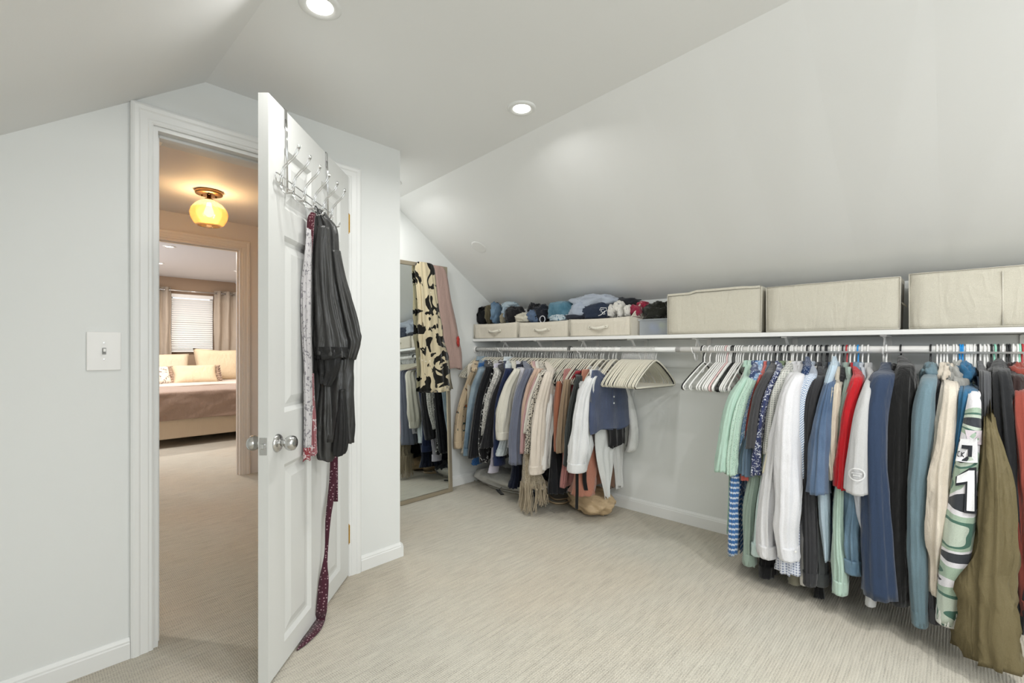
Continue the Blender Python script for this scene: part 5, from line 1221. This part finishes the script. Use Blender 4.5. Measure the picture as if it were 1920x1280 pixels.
bm = bmesh.new(); wire(bm, [PT(593, 402, 1.95), PT(589, 392, 1.94), PT(592, 386, 1.94), PT(597, 394, 1.95), PT(600, 402, 1.96)], .003, 8); obj('hanging_loop', bm, M_satin2, rb, True)
mr_ = empty('maroon_tie', tuple(PT(580, 480, 1.87)), 'maroon patterned tie hung over the rack left of the robe', 'tie')
hung(mr_, 'tie_blade', cloth('5c2431', 'dots', 'b58a8f', 120., thr=.5), [(588, 400, 8), (584, 410, 12), (582, 440, 11), (580, 480, 8), (579, 500, 3)], 1.88, .018, 71, .15)
gs = empty('paisley_scarf', tuple(PT(580, 860, 1.87)), 'pale grey paisley scarf with red ends hanging left of the dark robe', 'scarf')
hung(gs, 'scarf_body', cloth('c9c5c6', 'floral', '8e8a90', 60., thr=.5), [(580, 430, 4), (577, 500, 12), (575, 540, 15), (575, 600, 14), (577, 680, 13), (578, 760, 14), (577, 840, 13)], 1.86, .024, 72, .25)
hung(gs, 'red_end', cloth('9b3b43', 'floral', 'd4c4c4', 70.), [(577, 838, 14), (575, 862, 12)], 1.858, .022, 73, .15, n=8)
hung(gs, 'red_fringe', cloth('9c5a60', 'floral', 'c8bcbd', 60.), [(585, 700, 4), (586, 760, 8), (588, 810, 10), (588, 852, 12)], 1.88, .016, 74, .2)
# long maroon dotted tie reaching the carpet
M_tie = cloth('4e2230', 'dots', 'a8848c', 85., thr=.42)
def dfp(px, py, n=.018):
    R_ = -.832+n; t = R_*FP/(px-960); return PT(px, py, t)
pts = []
for px, py, w_, fl in ((626, 800, .030, 0), (626, 860, .032, 0), (624, 900, .030, 0), (620, 935, .028, 0), (615, 975, .022, 0), (612, 1030, .014, 0), (609, 1060, .022, 0), (607, 1090, .040, 0), (603, 1140, .044, 0)):
    p = dfp(px, py, .026); pts.append(list(p)+[w_]+list(RV*.9+FV*.25))
for px, py, w_ in ((600, 1165, .044), (592, 1182, .044), (578, 1198, .040), (566, 1212, .022), (557, 1221, .004)):
    t = HC*FP/(py-654); p = PT(px, py, t); p.z = .006; pts.append(list(p)+[w_]+list(RV))
o = ribbon('dotted_tie', pts, .03, M_tie, 'long maroon dotted tie hanging down the door onto the carpet', 'tie', th=.004, n=6)
bm = bmesh.new()
rb2 = [list(dfp(629, y_, .032))+[.022]+list(RV) for y_ in (840, 880, 920, 940)]
ribbon('dotted_tie', rb2, .02, M_tie, 'short narrow end of the maroon dotted tie beside the long blade', 'tie', th=.003)

# ================================================================ printing on sleeves
def ring_at(rows, z):
    for a, b in zip(rows, rows[1:]):
        if b[2] <= z <= a[2]:
            f = (z-a[2])/(b[2]-a[2]); return [p+(q-p)*f for p, q in zip(a, b)]
    return rows[-1]
def print_on(rows, parent, name, m, shapes, off=.006, px0=None):
    """shapes: polygons in (u, z): u = -1..1 across the camera-side of the sleeve; bent round the sleeve and given thickness"""
    bm = bmesh.new()
    for poly in shapes:
        b2 = bmesh.new(); f = b2.faces.new([b2.verts.new((u, z, 0)) for u, z in poly]); bmesh.ops.triangulate(b2, faces=[f])
        for _ in range(3): bmesh.ops.subdivide_edges(b2, edges=b2.edges, cuts=1)
        mp = {}
        for v in b2.verts:
            r = ring_at(rows, v.co.y); th = PI+v.co.x*1.35+.12
            mp[v] = bm.verts.new((r[0]+math.cos(th)*(r[3]*1.07+off), r[1]+math.sin(th)*(r[4]*1.07+off), r[2]))
        for f in b2.faces: bm.faces.new([mp[v] for v in f.verts])
        b2.free()
    o = obj(name, bm, m, parent, True); return o
M_pw = cloth('e9e9ec', weave=.1); M_pb = cloth('2f3237', weave=.1)
zc = lambda py, px=1810, X=2.33: PX(px, py, X).z
# u grows towards the right of the picture
print_on(cr, camo, 'number_outline', M_pb, [[(-.62, zc(895)), (.0, zc(874)), (.34, zc(872)), (.50, zc(958)), (-.05, zc(958)), (-.1, zc(905)), (-.55, zc(912))]], .004)
print_on(cr, camo, 'number_one', M_pw, [[(-.52, zc(893)), (-.04, zc(879)), (.22, zc(878)), (.36, zc(953)), (.04, zc(953)), (-.04, zc(899)), (-.5, zc(906))]], .0065)
print_on(cr, camo, 'name_patch', M_pw, [[(-.75, zc(824)), (.28, zc(820)), (.40, zc(864)), (-.85, zc(866))]], .004)
print_on(cr, camo, 'patch_bar', M_pb, [[(-.55, zc(834)), (.02, zc(833)), (.04, zc(854)), (-.16, zc(854)), (-.18, zc(840)), (-.55, zc(841))]], .0065)
tk = [(-.62, zc(848)), (-.60, zc(858))]
def letter_strokes(u0, w_, zt, zb, segs):
    out = []
    for (a, b), (c, d) in segs:
        ua, za = u0+a*w_, zt+(zb-zt)*b; uc, z2 = u0+c*w_, zt+(zb-zt)*d
        dx, dz = (uc-ua), (z2-za)*18; L_ = math.hypot(dx, dz) or 1; ox, oz = -dz/L_*.028, dx/L_*.028/18
        out.append([(ua-ox, za-oz), (uc-ox, z2-oz), (uc+ox, z2+oz), (ua+ox, za+oz)])
    return out
print_on(cr, camo, 'patch_letters', M_pb, letter_strokes(-.72, .14, zc(847), zc(856), [((1, 0), (.1, .0)), ((.1, 0), (.1, 1)), ((.1, 1), (1, 1))])+letter_strokes(-.5, .16, zc(847), zc(856), [((.1, 0), (.1, 1)), ((1, 0), (.15, .5)), ((.15, .5), (1, 1))]), .0065)
print_on(cr, camo, 'sleeve_shoulder_panel', cloth('cbbfc6'), [[(-.55, zc(806)), (.75, zc(806)), (.8, zc(832)), (-.2, zc(830))]], .002)
# oval badge on the grey tee
zt_ = lambda py: PX(1607, py, 2.37).z
def oval(r0, r1, n=28, cu=-.05, cz=None, asp=1):
    cz = zt_(884); hz_ = zt_(872)-zt_(884)
    return [[(cu+r1*.42*math.cos(a)*1, cz+r1*hz_*math.sin(a)), (cu+r1*.42*math.cos(b), cz+r1*hz_*math.sin(b)), (cu+r0*.42*math.cos(b), cz+r0*hz_*math.sin(b)), (cu+r0*.42*math.cos(a), cz+r0*hz_*math.sin(a))] for a, b in [(2*PI*i/n, 2*PI*(i+1)/n) for i in range(n)]]
print_on(tr, tee, 'oval_badge', cloth('d6d6d6'), oval(.82, 1.0)+[[(-.30, zt_(881)), (.20, zt_(881)), (.20, zt_(883)), (-.30, zt_(883))], [(-.22, zt_(885)), (.12, zt_(885)), (.12, zt_(887)), (-.22, zt_(887))]], .004)
